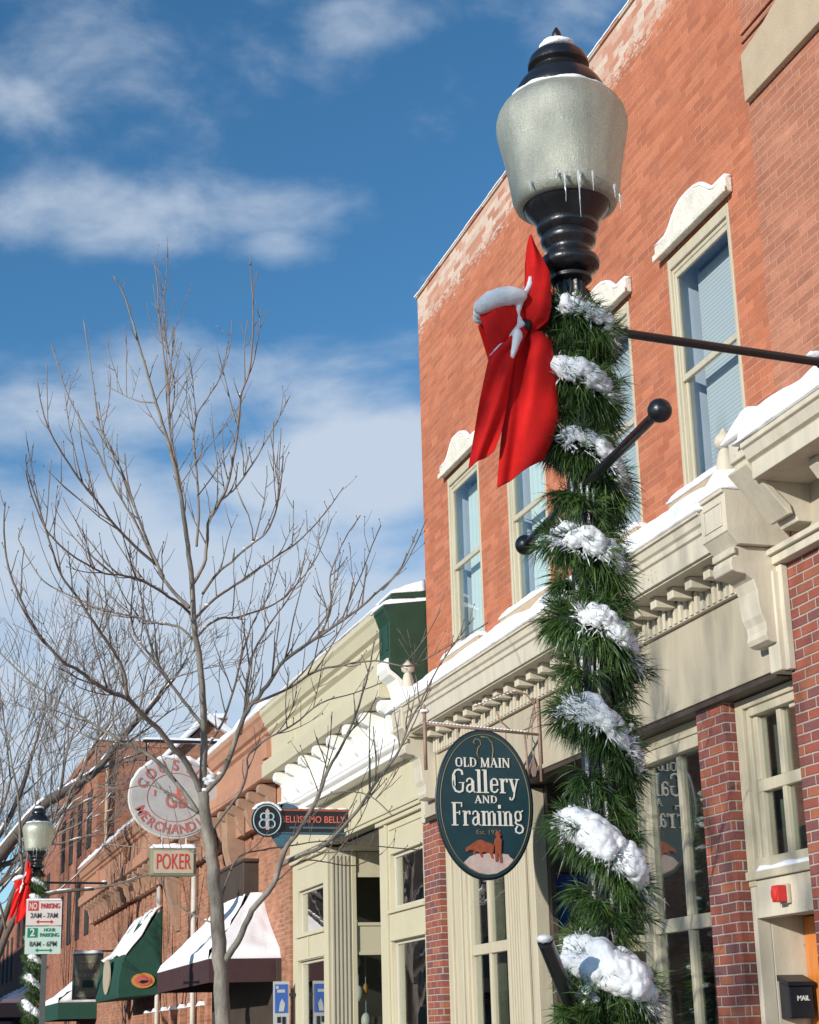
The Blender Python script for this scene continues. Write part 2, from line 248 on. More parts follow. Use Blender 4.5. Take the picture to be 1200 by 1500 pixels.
# ---------------------------------------------------------------- mesh helpers
class MB:
    def __init__(s): s.v=[]; s.f=[]; s.m=[]; s.mats=[]
    def mi(s,mat):
        if mat not in s.mats: s.mats.append(mat)
        return s.mats.index(mat)
    def add(s,vs,fs,mat=None):
        o=len(s.v); s.v+=[tuple(v) for v in vs]; k=s.mi(mat)
        for f in fs: s.f.append(tuple(i+o for i in f)); s.m.append(k)
        return s
    def box(s,x0,x1,y0,y1,z0,z1,mat=None):
        v=[(x,y,z) for x in(x0,x1) for y in(y0,y1) for z in(z0,z1)]
        return s.add(v,[(0,1,3,2),(4,6,7,5),(0,4,5,1),(2,3,7,6),(0,2,6,4),(1,5,7,3)],mat)
    def prism(s,poly,axis,a0,a1,mat=None):
        """extrude a 2-d outline along an axis; outline is (y,z) for x, (x,z) for y, (x,y) for z"""
        def P(p,a): return {'x':(a,p[0],p[1]),'y':(p[0],a,p[1]),'z':(p[0],p[1],a)}[axis]
        n=len(poly); v=[P(p,a0) for p in poly]+[P(p,a1) for p in poly]
        return s.add(v,[tuple(range(n)),tuple(range(2*n-1,n-1,-1))]+[(i,i+n,(i+1)%n+n,(i+1)%n) for i in range(n)],mat)
    def tube(s,pts,rads,n=6,mat=None,cap=True):
        pts=[Vector(p) for p in pts]; 
        if isinstance(rads,(int,float)): rads=[rads]*len(pts)
        vs=[]; fs=[]; a=None
        for i,p in enumerate(pts):
            t=(pts[min(i+1,len(pts)-1)]-pts[max(i-1,0)]).normalized()
            if a is None: a=t.orthogonal().normalized()
            else:
                a=a-t*a.dot(t); a=a.normalized() if a.length>1e-6 else t.orthogonal().normalized()
            b=t.cross(a)
            for k in range(n):
                q=2*math.pi*k/n; vs.append(p+(a*math.cos(q)+b*math.sin(q))*rads[i])
        for i in range(len(pts)-1):
            for k in range(n): fs.append((i*n+k,i*n+(k+1)%n,(i+1)*n+(k+1)%n,(i+1)*n+k))
        if cap: fs+= [tuple(range(n-1,-1,-1)),tuple(range((len(pts)-1)*n,len(pts)*n))]
        return s.add(vs,fs,mat)
    def lathe(s,prof,cx,cy,n=32,mat=None,flute=0,nf=0):
        vs=[];fs=[]
        for r,z in prof:
            for k in range(n):
                q=2*math.pi*k/n; rr=r*(1-flute*(.5+.5*math.cos(nf*q))) if flute else r
                vs.append((cx+rr*math.cos(q),cy+rr*math.sin(q),z))
        for i in range(len(prof)-1):
            for k in range(n): fs.append((i*n+k,i*n+(k+1)%n,(i+1)*n+(k+1)%n,(i+1)*n+k))
        fs+=[tuple(range(n-1,-1,-1)),tuple(range((len(prof)-1)*n,len(prof)*n))]
        return s.add(vs,fs,mat)
    def ball(s,c,r,mat=None,seg=16,ring=10,sc=(1,1,1),nz=0,nf=3.,seed=0):
        vs=[];fs=[]
        for i in range(ring+1):
            th=math.pi*i/ring
            for k in range(seg):
                q=2*math.pi*k/seg; d=Vector((math.sin(th)*math.cos(q),math.sin(th)*math.sin(q),math.cos(th)))
                k2=1+(nz*noise.fractal(d*nf+Vector((seed*3.7,seed*1.3,seed)),.8,2.1,4) if nz else 0)
                vs.append((c[0]+d.x*r*sc[0]*k2,c[1]+d.y*r*sc[1]*k2,c[2]+d.z*r*sc[2]*k2))
        for i in range(ring):
            for k in range(seg): fs.append((i*seg+k,(i+1)*seg+k,(i+1)*seg+(k+1)%seg,i*seg+(k+1)%seg))
        return s.add(vs,fs,mat)
    def build(s,name,mat=None,parent=None,smooth=False,bevel=0,weld=False,auto=None):
        me=bpy.data.meshes.new(name); o=bpy.data.objects.new(name,me); C.objects.link(o)
        off=Vector((0,0,0)); p=parent
        while p is not None: off+=p.location; p=p.parent
        me.from_pydata([(v[0]-off.x,v[1]-off.y,v[2]-off.z) for v in s.v],[],s.f)
        ms=[mat if q is None else q for q in s.mats] or [mat]
        for m in ms: me.materials.append(M[m] if isinstance(m,str) else m)
        me.polygons.foreach_set('material_index',s.m)
        if smooth: me.polygons.foreach_set('use_smooth',[True]*len(s.f))
        bm=bmesh.new(); bm.from_mesh(me)
        if weld: bmesh.ops.remove_doubles(bm,verts=bm.verts,dist=1e-5)
        bmesh.ops.recalc_face_normals(bm,faces=bm.faces); bm.to_mesh(me); bm.free()
        if auto is not None and smooth: me.set_sharp_from_angle(angle=rad(auto))
        if bevel:
            b=o.modifiers.new('bevel','BEVEL'); b.width=bevel; b.segments=2; b.limit_method='ANGLE'; b.angle_limit=rad(50)
        o.parent=parent
        return o
def tag(o,label=None,cat=None,group=None,kind=None):
    if label: o['label']=label
    if cat: o['category']=cat
    if group: o['group']=group
    if kind: o['kind']=kind
    return o
def thing(name,loc,label,cat,group=None):
    o=bpy.data.objects.new(name,None); C.objects.link(o); o.location=loc; o.empty_display_size=.2
    return tag(o,label,cat,group)
def copy_tree(o,loc=None,parent=None,label=None):
    c=o.copy(); C.objects.link(c); c.parent=parent
    if loc is not None: c.location=loc
    if label: c['label']=label
    for ch in list(o.children): copy_tree(ch,None,c)
    return c
def rep(o,dx=0,dy=0,dz=0):
    """a copy of a part beside the first one, under the same parent"""
    c=o.copy(); C.objects.link(c); c.parent=o.parent; c.location=o.location+Vector((dx,dy,dz)); return c
def snow_cap(mb,x0,x1,y0,y1,zf,hf,n=(8,40),rough=.03,r=.08,seed=0,fx=1.):
    """a lump of snow over a ledge: zf(x,y) = ledge height, hf(x,y) = depth of the snow"""
    nx,ny=n; vs=[];fs=[]
    for i in range(nx+1):
        for j in range(ny+1):
            u=i/nx; w=j/ny; x=x0+(x1-x0)*u; y=y0+(y1-y0)*w
            d=min(u*abs(x1-x0)*1.,(1-u)*abs(x1-x0)*fx if fx else 9,w*abs(y1-y0),(1-w)*abs(y1-y0))
            e=min(1,max(d,0)/r); e=math.sqrt(max(0,1-(1-e)**2))
            nz=noise.fractal(Vector((x*6+seed,y*2.6,seed*.7)),.9,2.,4)
            if u==0: x-=abs(nz)*rough*.7
            vs.append((x,y,zf(x,y)+hf(x,y)*e+nz*rough*min(1,e+.15)))
    k=len(vs)
    for i in range(nx):
        for j in range(ny):
            a=i*(ny+1)+j; fs.append((a,a+1,a+ny+2,a+ny+1))
    # skirt
    ring=[j for j in range(ny+1)]+[i*(ny+1)+ny for i in range(1,nx+1)]+[nx*(ny+1)+j for j in range(ny-1,-1,-1)]+[i*(ny+1) for i in range(nx-1,0,-1)]
    for a in ring: x,y,z=vs[a]; vs.append((x,y,zf(x,y)-.012))
    for i in range(len(ring)): fs.append((ring[i],ring[(i+1)%len(ring)],k+(i+1)%len(ring),k+i))
    fs.append(tuple(k+i for i in range(len(ring))))
    return mb.add(vs,fs)
def text(s,size,origin,right,up,mat,name,parent,condense=1.,bold=0.,depth=.004,spacing=1.,align='CENTER',shear=0,scale_up=1.):
    cu=bpy.data.curves.new(name,'FONT'); cu.body=s; cu.size=size; cu.align_x=align; cu.offset=bold*size; cu.extrude=depth/2; cu.space_character=spacing; cu.resolution_u=4; cu.shear=shear
    to=bpy.data.objects.new('tmp',cu); C.objects.link(to); dg=bpy.context.evaluated_depsgraph_get(); me=bpy.data.meshes.new_from_object(to.evaluated_get(dg)); bpy.data.objects.remove(to)
    r=Vector(right).normalized(); u=Vector(up).normalized(); nn=r.cross(u); og=Vector(origin); mb=MB()
    vs=[og+r*v.co.x*condense+u*v.co.y*scale_up+nn*v.co.z for v in me.vertices]
    mb.add(vs,[tuple(p.vertices) for p in me.polygons]); bpy.data.meshes.remove(me)
    return mb.build(name,mat,parent)
def textpts(s,size,condense=1.,bold=0.,depth=.004): pass
# ---------------------------------------------------------------- ground
tag(MB().box(-400,400,-200,1500,-.4,-.15).build('ground','ground'),kind='structure')
tag(MB().box(-9,1.55,-60,400,-.149,-.004).build('road','asphalt'),kind='structure')
tag(MB().box(1.7,5.9,-60,400,-.149,.0).build('pavement','concrete'),kind='structure')
tag(MB().box(1.55,1.7,-60,400,-.148,.004).build('kerb','concrete',bevel=.02),kind='structure')
# ---------------------------------------------------------------- the gallery building
GW=[(15.66,16.66),(13.84,14.84),(11.84,12.85),(10.05,11.08)]
Z0,Z1=5.42,7.36
gal=thing('brick_building',(5.6,13.6,0),'two-storey orange brick building with beige shopfront cornice and four tall upper windows','building')
def wall_with_holes(mb,x0,x1,y0,y1,z0,z1,holes,mat=None):
    """an upright wall along y with rectangular openings (same z range each, sorted by y)"""
    hs=sorted(holes); y=y0
    for a,b,c,d in hs:
        if a>y: mb.box(x0,x1,y,a,z0,z1,mat)
        if c>z0: mb.box(x0,x1,a,b,z0,c,mat)
        if d<z1: mb.box(x0,x1,a,b,d,z1,mat)
        y=b
    if y<y1: mb.box(x0,x1,y,y1,z0,z1,mat)
w=MB(); wall_with_holes(w,5.6,5.95,9.62,17.56,4.6,9.5,[(a,b,Z0-.02,Z1+.02) for a,b in GW])
w.box(5.6,5.95,9.62,17.56,9.5,9.88)
w.box(5.97,14,17.2,17.56,3,9.3); w.box(5.97,14,9.62,9.95,3,9.3); w.box(14,14.3,9.62,17.56,3,9.3); w.box(5.97,14,9.95,17.2,9.0,9.1)
w.build('wall','brick_top',gal)
cp=MB(); cp.box(5.58,6.0,9.62,17.575,9.884,9.915); cap=cp.build('coping','brick_top',gal)
s=MB(); snow_cap(s,5.572,5.98,9.63,17.58,lambda x,y:9.918,lambda x,y:.035+.03*noise.noise(Vector((y*2.1,0,0))),(6,160),.014,.05); s.build('snow','snow',cap)
# faint brick arches over the upper windows
def upper_window(y0,y1,kind,k):
    r=MB(); X=5.59; jw=.038
    # casing
    r.box(X,5.69,y0,y0+jw,Z0,Z1); r.box(X,5.69,y1-jw,y1,Z0,Z1); r.box(X,5.69,y0+jw,y1-jw,Z1-.09,Z1); r.box(X,5.69,y0+jw,y1-jw,Z0,Z0+.035)
    r.box(X+.02,5.69,y0+jw,y0+jw+.018,Z0+.035,Z1-.09); r.box(X+.02,5.69,y1-jw-.018,y1-jw,Z0+.035,Z1-.09); r.box(X+.022,5.69,y0+jw+.018,y1-jw-.018,Z1-.125,Z1-.09)
    wd=r.build('window','cream',gal,bevel=.006)
    a,b=y0+jw+.018,y1-jw-.018; zm=6.36
    for nm,xx,za,zb in(('upper_sash',5.62,zm-.03,Z1-.125),('lower_sash',5.645,Z0+.035,zm+.03)):
        m=MB(); t=.026
        m.box(xx,xx+.024,a,a+t,za,zb); m.box(xx,xx+.024,b-t,b,za,zb); m.box(xx,xx+.024,a+t,b-t,za,za+.05); m.box(xx,xx+.024,a+t,b-t,zb-.045,zb)
        m.build(nm,'cream',wd,bevel=.005)
        MB().box(xx+.010,xx+.014,a+t,b-t,za+.05,zb-.045).build('glass','upglass',wd)
    bl=MB(); bl.box(5.79,5.796,y0+.022,y1-.11,Z0+.001,Z1-.14); bl.build('blind' if kind=='blind' else 'curtain',kind,wd)
    rv=MB(); rv.box(5.692,5.86,y1-.02,y1-.002,Z0,Z1-.002); rv.box(5.692,5.86,y0+.002,y0+.02,Z0,Z1-.002); rv.box(5.692,5.86,y0+.02,y1-.02,Z1-.03,Z1-.002); rv.box(5.692,5.95,y0+.02,y1-.02,Z0-.018,Z0); rv.build('reveal','reveal',wd)
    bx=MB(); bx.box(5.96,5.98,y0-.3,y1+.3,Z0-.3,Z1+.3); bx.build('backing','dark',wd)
    yc=(y0+y1)/2; hw=(y1-y0)/2+.09
    half=[(0,.275),(.2,.268),(.36,.238),(.48,.185),(.58,.135),(.70,.105),(.84,.108),(1,.118)]
    top=[(yc+hw*u,Z1+.045+h) for u,h in half]; bot=[(yc+hw,Z1+.045),(yc-hw,Z1+.045)]
    left=[(yc-hw*u,Z1+.045+h) for u,h in reversed(half[1:])]
    h=MB(); h.prism(top+bot+left,'x',5.535,5.598); h.box(5.515,5.5345,yc-hw-.015,yc+hw+.015,Z1+.03,Z1+.085)
    hd=h.build('hood','hood',wd,bevel=.012)
    s=MB(); line=left[::1]+top; 
    for (ya,za),(yb,zb) in zip(line[:-1],line[1:]):
        pass
    pts=[(5.56,y,z+.006) for y,z in (left+top)]
    vs=[];fs=[]
    for i,(x,y,z) in enumerate(pts):
        e=.028*(1+.6*noise.noise(Vector((y*5,k,0))))*(0.4 if i in(0,len(pts)-1) else 1)
        vs+=[(5.53,y,z-.004),(5.537,y,z+e*.8),(5.57,y,z+e),(5.597,y,z+e),(5.597,y,z-.004)]
    for i in range(len(pts)-1):
        for q in range(5): fs.append((i*5+q,i*5+(q+1)%5,(i+1)*5+(q+1)%5,(i+1)*5+q))
    fs+=[(0,1,2,3,4),tuple(range(len(vs)-5,len(vs)))]
    s.add(vs,fs); s.build('snow','snow',wd,smooth=True,weld=True)
    sl=MB(); sl.box(5.49,5.60,y0-.085,y1+.085,Z0-.28,Z0-.024); si=sl.build('sill','stone',wd,bevel=.01)
    s=MB(); snow_cap(s,5.475,5.64,y0-.08,y1+.085,lambda x,y:Z0-.022,lambda x,y:.05+.02*noise.noise(Vector((y*4,k,2))),(6,30),.012,.04,k); s.build('snow','snow',wd,smooth=True)
    # snow on the lower sash rail
    s=MB(); snow_cap(s,5.60,5.643,a,b,lambda x,y:Z0+.037,lambda x,y:.03,(4,20),.008,.02,k+3); s.build('snow','snow',wd,smooth=True)
for k,(a,b) in enumerate(GW): upper_window(a,b,('curtain','curtain','blind','blind')[k],k)
# sign band, flutes, cornice
bd=MB(); bd.box(5.5,5.599,9.76,17.5,3.83,4.44); bd.box(5.485,5.499,9.76,17.5,3.83,3.87); sb=bd.build('sign_band','band',gal,bevel=.005)
MB().box(5.501,5.96,9.76,17.5,3.79,3.828).build('soffit','darkbrown',gal)
tr=MB(); tr.box(5.44,5.599,9.612,9.755,3.80,4.46); tr.build('end_board','beige',gal,bevel=.008)
cn=MB()
cn.prism([(5.599,4.645),(5.2,4.645),(5.2,4.66),(5.175,4.66),(5.17,4.80),(5.15,4.81),(5.15,4.85),(5.13,4.865),(5.12,4.915),(5.10,4.92),(5.10,4.945),(5.599,4.96)],'y',9.95,16.98)
cn.box(5.46,5.599,9.95,16.98,4.441,4.455); cn.box(5.475,5.499,9.95,16.98,4.455,4.644)
cor=cn.build('cornice','beige',gal,bevel=.004)
fl=MB(); y=10.0
while y<16.96:
    fl.box(5.445,5.4745,y,y+.045,4.452,4.60); y+=.09
fl.build('fluting','beige',cor)
d=MB(); d.box(5.29,5.445,16.64-.05,16.64+.05,4.562,4.643); dn=d.build('dentil','beige',cor,bevel=.006)
for k in range(1,23): rep(dn,0,-.2905*k)
def cz(x,y): return 4.955
s=MB(); snow_cap(s,5.085,5.60,9.9,17.55,cz,lambda x,y:.185+.10*max(0,(x-5.15)/.45)**1.1+.045*noise.noise(Vector((y*1.3,x*2,1)))+.02*noise.noise(Vector((y*4,x*2,1))),(14,150),.02,.16,1,fx=0); s.build('snow','snow',cor,smooth=True)
# pedestals with finials above scrolled consoles at both ends of the cornice
def pedestal(y0,y1,k):
    p=MB(); p.prism([(5.499,4.62),(5.2,4.62),(5.13,4.70),(5.12,4.705),(5.12,4.96),(5.10,4.965),(5.10,5.0),(5.58,5.0),(5.58,4.62)],'y',y0,y1)
    p.box(5.112,5.1195,y0+.05,y1-.05,4.75,4.765); p.box(5.112,5.1195,y0+.05,y1-.05,4.905,4.92); p.box(5.112,5.1195,y0+.05,y0+.065,4.766,4.904); p.box(5.112,5.1195,y1-.065,y1-.05,4.766,4.904)
    pd=p.build('pedestal','beige',gal,bevel=.006)
    c=MB(); c.prism([(5.498,4.618),(5.19,4.618),(5.19,4.55),(5.165,4.545),(5.15,4.50),(5.16,4.455),(5.20,4.44),(5.26,4.43),(5.305,4.40),(5.325,4.33),(5.33,4.24),(5.34,4.17),(5.365,4.12),(5.37,4.07),(5.36,4.03),(5.375,4.0),(5.41,3.985),(5.498,3.985)],'y',y0+.05,y1-.05)
    c.box(5.165,5.189,y0+.03,y1-.03,4.56,4.61)
    cs=c.build('console','beige',gal,bevel=.008)
    f=MB(); yc=(y0+y1)/2; xc=5.25; f.lathe([(.085,5.0),(.085,5.06),(.06,5.08),(.055,5.13),(.07,5.16),(.062,5.25),(.045,5.31),(.03,5.33),(.062,5.35),(.07,5.385),(.058,5.42),(.03,5.445),(.02,5.46),(.012,5.475)],xc,yc,16); f.build('finial','beige',pd,smooth=True,auto=50)
    s=MB(); snow_cap(s,5.095,5.56,y0-.01,y1+.01,lambda x,y:5.003,lambda x,y:.24-.55*abs(y-yc)-.25*abs(x-5.4),(14,14),.02,.10,k); s.build('snow','snow',pd,smooth=True)
pedestal(9.58,9.94,5); pedestal(17.0,17.36,9)
# lower piers
p=MB(); p.box(5.555,5.96,10.66,11.09,0,3.789); p.build('brick_pier','brick_low',gal)
p=MB(); p.box(5.555,5.96,17.22,17.76,0,3.80); p.build('brick_pier','brick_low',gal)
MB().box(5.53,5.599,17.3,17.74,3.803,4.05).build('pier_cap','beige',gal,bevel=.01)
MB().box(5.52,5.599,17.37,17.72,4.052,4.6).build('end_board','beige',gal,bevel=.01)
# shop window between the pier and the recessed entrance
def shopwin(y0,y1,mull,trz,ztop,zbot,name='shop_window',hd=.14,x=5.645):
    r=MB(); t=.075
    r.box(x,x+.12,y0,y0+t,zbot,ztop); r.box(x,x+.12,y1-t,y1,zbot,ztop); r.box(x,x+.12,y0+t,y1-t,ztop-hd,ztop)
    r.box(x+.03,x+.12,y0+t,y0+t+.045,zbot,ztop-hd); r.box(x+.03,x+.12,y1-t-.045,y1-t,zbot,ztop-hd)
    r.box(x-.015,x-.001,y0,y1,ztop-.05,ztop-.02)
    a,b=y0+t+.045,y1-t-.045
    r.box(x+.04,x+.11,a,b,trz-.05,trz+.05)
    for m in mull: r.box(x+.045,x+.105,m-.028,m+.028,zbot,trz-.05); r.box(x+.045,x+.105,m-.028,m+.028,trz+.05,ztop-hd)
    r.box(x-.01,x+.12,a,b,zbot-.08,zbot)
    wd=r.build(name,'cream',gal,bevel=.006)
    e=[a]+[q for m in mull for q in(m-.028,m+.028)]+[b]
    for i in range(0,len(e),2):
        MB().box(x+.075,x+.081,e[i],e[i+1],zbot,trz-.05).build('glass','glass',wd); MB().box(x+.075,x+.081,e[i],e[i+1],trz+.05,ztop-hd).build('glass','glass',wd)
    return wd
shopwin(11.10,12.42,[11.72],2.36,3.73,.6)
shopwin(15.44,16.76,[16.13],2.42,3.76,.6)
MB().box(5.66,5.76,11.1,12.42,3.731,3.788).build('fascia_board','cream',gal); MB().box(5.66,5.76,15.44,17.05,3.761,3.788).build('fascia_board','cream',gal); MB().box(5.70,5.76,11.1,12.42,0,.51).build('stall_riser','cream',gal); MB().box(5.70,5.76,15.44,16.76,0,.51).build('stall_riser','cream',gal)
b=MB(); b.box(5.62,5.75,17.06,17.215,0,3.76); b.box(5.65,5.75,16.90,17.06,0,3.76); b.box(5.625,5.75,16.77,16.90,0,3.76); b.build('jamb','cream',gal,bevel=.01)
# fluted pilaster beside the entrance
b=MB(); b.box(5.63,5.75,14.84,15.43,0,3.76); b.box(5.60,5.629,14.84,14.97,0,3.76)
for k in range(6): b.box(5.608,5.629,15.0+.068*k,15.0+.068*k+.036,.3,3.7)
b.box(5.62,5.75,14.66,14.79,0,3.76); b.build('fluted_pilaster','cream',gal,bevel=.006)
# entrance recess: side wall with a shop pane, back wall, soffit
b=MB(); b.box(5.76,6.9,14.60,14.64,3.0,3.78,'darkbrown'); b.box(5.751,5.80,14.58,14.66,0,3.78,'darkbrown'); b.box(5.8,6.9,14.58,14.64,2.30,2.44,'cream'); b.box(5.8,6.9,14.59,14.64,0,1.2,'cream'); b.box(5.8,6.9,14.6,14.64,1.2,1.3,'cream')
b.box(6.9,6.95,12.3,14.64,0,3.78,'darkbrown'); b.box(5.77,6.9,12.30,12.34,0,3.78,'darkbrown')
b.build('entrance_recess','cream',gal)
MB().box(5.8,6.9,14.61,14.618,2.44,3.0).build('glass','glass',gal); MB().box(5.8,6.9,14.61,14.618,1.3,2.3).build('glass','glass',gal)
# door bay on the right: transom window over a recessed wooden door
r=MB(); x=5.635
r.box(x,x+.13,10.55,10.655,2.52,3.785); r.box(x+.03,x+.13,10.50,10.55,2.66,3.72); r.box(x,x+.13,9.65,10.55,3.72,3.785)
r.box(x+.02,x+.13,9.65,10.50,3.66,3.72); r.box(x+.05,x+.13,9.65,10.50,3.14,3.22); r.box(x+.05,x+.13,9.70,9.99,3.63,3.66)
r.box(x+.055,x+.12,10.125,10.18,2.70,3.14); r.box(x+.055,x+.12,10.125,10.18,3.22,3.66); r.box(x+.05,x+.13,10.44,10.5,2.70,3.14); r.box(x+.05,x+.13,10.44,10.5,3.22,3.66)
r.box(x-.02,x+.13,9.65,10.655,2.56,2.62); r.box(x+.01,x+.13,9.65,10.55,2.62,2.70)
tw=r.build('transom_window','cream',gal,bevel=.006)
for a,b_ in((10.18,10.44),(9.7,10.125)):
    for c,d in((2.70,3.14),(3.22,3.66)): MB().box(x+.085,x+.091,a,b_,c,d).build('glass','glass',tw)
MB().box(x+.20,x+.206,9.6,11.0,2.6,3.78).build('blind','shade',tw)
s=MB(); snow_cap(s,x-.02,x+.03,9.7,10.5,lambda x,y:2.622,lambda x,y:.02+.015*noise.noise(Vector((y*5,0,0))),(4,30),.008,.02,2); s.build('snow','snow',tw,smooth=True)
b=MB(); b.box(5.645,5.75,9.65,10.60,2.31,2.558); b.box(5.645,5.75,10.60,10.655,0,2.558); b.box(5.752,6.05,10.60,10.655,0,2.56); b.box(5.752,6.05,9.65,10.598,2.33,2.37); b.build('door_surround','beige',gal,bevel=.005)
b=MB(); b.box(5.99,6.05,10.45,10.598,0,2.32); b.box(5.99,6.05,9.7,10.45,2.20,2.32); b.box(5.99,6.05,9.7,10.45,0,.9); dr=b.build('door','wood',gal,bevel=.006)
MB().box(6.015,6.02,9.7,10.45,.9,2.2).build('glass','glass',dr)
# dim shop interior
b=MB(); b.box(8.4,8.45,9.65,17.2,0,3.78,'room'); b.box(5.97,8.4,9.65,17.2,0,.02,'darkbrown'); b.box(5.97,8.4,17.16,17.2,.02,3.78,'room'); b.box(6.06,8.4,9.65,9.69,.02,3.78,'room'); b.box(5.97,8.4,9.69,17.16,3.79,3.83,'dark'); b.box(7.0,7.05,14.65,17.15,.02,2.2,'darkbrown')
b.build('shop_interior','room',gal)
def curtain(y0,y1,x,z0,z1,name,mat,par,amp=.025):
    m=MB(); n=40; vs=[(x+amp*math.sin(i*1.3)+.3*amp*math.sin(i*.7),y0+(y1-y0)*i/n,z) for i in range(n+1) for z in(z0,z1)]
    m.add(vs,[(2*i,2*i+1,2*i+3,2*i+2) for i in range(n)]); o=m.build(name,mat,par,smooth=True); sd=o.modifiers.new('thick','SOLIDIFY'); sd.thickness=.006; return o
curtain(12.25,12.33,6.3,.6,3.6,'curtain','tanpic',gal,.012); curtain(16.42,16.62,5.95,.6,3.7,'curtain','olive',gal)
# ---------------------------------------------------------------- neighbour on the right
nb=thing('brick_building',(5.58,7,0),'dull pink brick building cut off by the right edge, with a tan stone band','building')
w=MB(); w.box(5.585,6,0,9.61,4.62,13); w.build('wall','brick_next',nb)
w=MB(); w.box(5.53,6.0,0,9.64,0,4.50); w.build('brick_pier','brick_low',nb)
b=MB(); b.prism([(9.57,7.90),(9.57,8.28),(9.25,8.33),(9.0,8.40),(6,8.40),(6,7.90)],'x',5.535,5.584); b.build('stone_band','stone',nb,bevel=.006)
b=MB(); b.box(5.566,5.5845,9.05,9.605,8.40,8.43); bq=b.build('brick_course','brick_next',nb); rep(bq,0,0,.07)
b=MB(); b.box(5.56,5.584,8.1,9.06,8.42,8.60); si=b.build('sill','brick_next',nb)
s=MB(); snow_cap(s,5.52,5.59,6,9.02,lambda x,y:8.402,lambda x,y:.03,(4,60),.01,.03,4); s.build('snow','snow',nb,smooth=True)
b=MB(); b.box(5.45,5.584,0,9.63,4.50,4.56); b.box(5.42,5.584,0,9.66,4.56,4.60); b.box(5.48,5.529,9.57,9.66,3.8,4.499); b.build('ledge','beige',nb,bevel=.006)
b=MB(); b.box(5.50,5.584,0,9.20,4.603,4.97); b.build('frieze','band',nb)
b=MB(); b.prism([(5.584,4.66),(5.40,4.66),(5.375,4.72),(5.10,5.02),(5.10,5.07),(5.07,5.08),(5.07,5.22),(5.10,5.23),(5.584,5.23)],'y',9.16,9.38)
b.prism([(5.36,4.70),(5.345,4.76),(5.075,5.03),(5.055,5.01),(5.33,4.70)],'y',9.14,9.40)
b.build('console','beige',nb,bevel=.007)
b=MB(); b.prism([(5.584,4.91),(5.10,4.91),(5.10,5.02),(5.07,5.035),(5.05,5.10),(5.03,5.11),(5.03,5.15),(5.584,5.16)],'y',0,9.155); nc=b.build('cornice','beige',nb,bevel=.005)
b=MB(); b.prism([(5.499,4.66),(5.44,4.68),(5.40,4.75),(5.30,4.79),(5.25,4.86),(5.25,4.908),(5.499,4.908)],'y',8.62,8.72); bk=b.build('bracket','beige',nc,bevel=.006)
for k in range(1,6): rep(bk,0,-.9*k)
s=MB(); snow_cap(s,5.01,5.585,0,9.22,lambda x,y:5.16,lambda x,y:.20+.22*max(0,(x-5.2)/.4)+.06*noise.noise(Vector((y*1.7,x*2,4))),(12,120),.02,.13,7,fx=0); s.build('snow','snow',nc,smooth=True)
s=MB(); snow_cap(s,5.04,5.585,9.10,9.44,lambda x,y:5.235,lambda x,y:.19-.12*max(0,(y-9.2)/.25)+.1*max(0,(x-5.2)/.4),(12,14),.02,.11,8,fx=0); s.build('snow','snow',nc,smooth=True)
# ---------------------------------------------------------------- pale yellow shop building
yb=thing('shop_building',(5.6,21,0),'pale yellow shop building with a heavy cornice on white brackets and a recessed entrance','building')
def cornice_profile(): return [(5.7,6.30),(5.14,6.22),(5.12,6.20),(5.12,6.14),(5.15,6.10),(5.19,5.98),(5.24,5.95),(5.24,5.90),(5.29,5.86),(5.30,5.53),(5.27,5.52),(5.22,5.48),(5.17,5.46),(5.17,5.43),(5.15,5.42),(5.15,5.23),(5.18,5.215),(5.45,5.215),(5.45,4.76),(5.7,4.76)]
yc=MB().prism(cornice_profile(),'y',17.98,24.17).build('cornice','yellow',yb,bevel=.005)
b=MB(); b.box(5.255,5.298,22.75,23.0,5.54,5.855); b.build('pilaster','yellow',yc,bevel=.005)
b=MB(); b.prism([(5.7,4.758),(5.36,4.758),(5.34,4.74),(5.33,4.70),(5.35,4.68),(5.38,4.66),(5.38,4.60),(5.7,4.60)],'y',17.8,24.17); led=b.build('ledge','white',yb,bevel=.005)
s=MB(); snow_cap(s,5.33,5.45,17.8,24.15,lambda x,y:4.76,lambda x,y:.05+.03*noise.noise(Vector((y*3,1,1))),(5,110),.012,.05,11,fx=0); s.build('snow','snow',led,smooth=True)
b=MB(); b.box(5.441,5.449,17.98,24.17,4.765,5.21); b.build('backboard','white',yc)
b=MB(); b.prism([(5.44,5.21),(5.17,5.19),(5.155,5.13),(5.165,5.08),(5.21,5.05),(5.26,5.03),(5.285,4.97),(5.29,4.90),(5.31,4.85),(5.36,4.80),(5.44,4.77)],'y',17.99,18.12); br=b.build('bracket','white',yc,bevel=.01)
for k in range(1,8): rep(br,0,.765*k)
s=MB(); snow_cap(s,5.11,5.7,18.0,24.17,lambda x,y:6.235+.1*(x-5.14),lambda x,y:.05+.02*noise.noise(Vector((y*2,1,3))),(6,90),.012,.05,12,fx=0); s.build('snow','snow',yc,smooth=True)
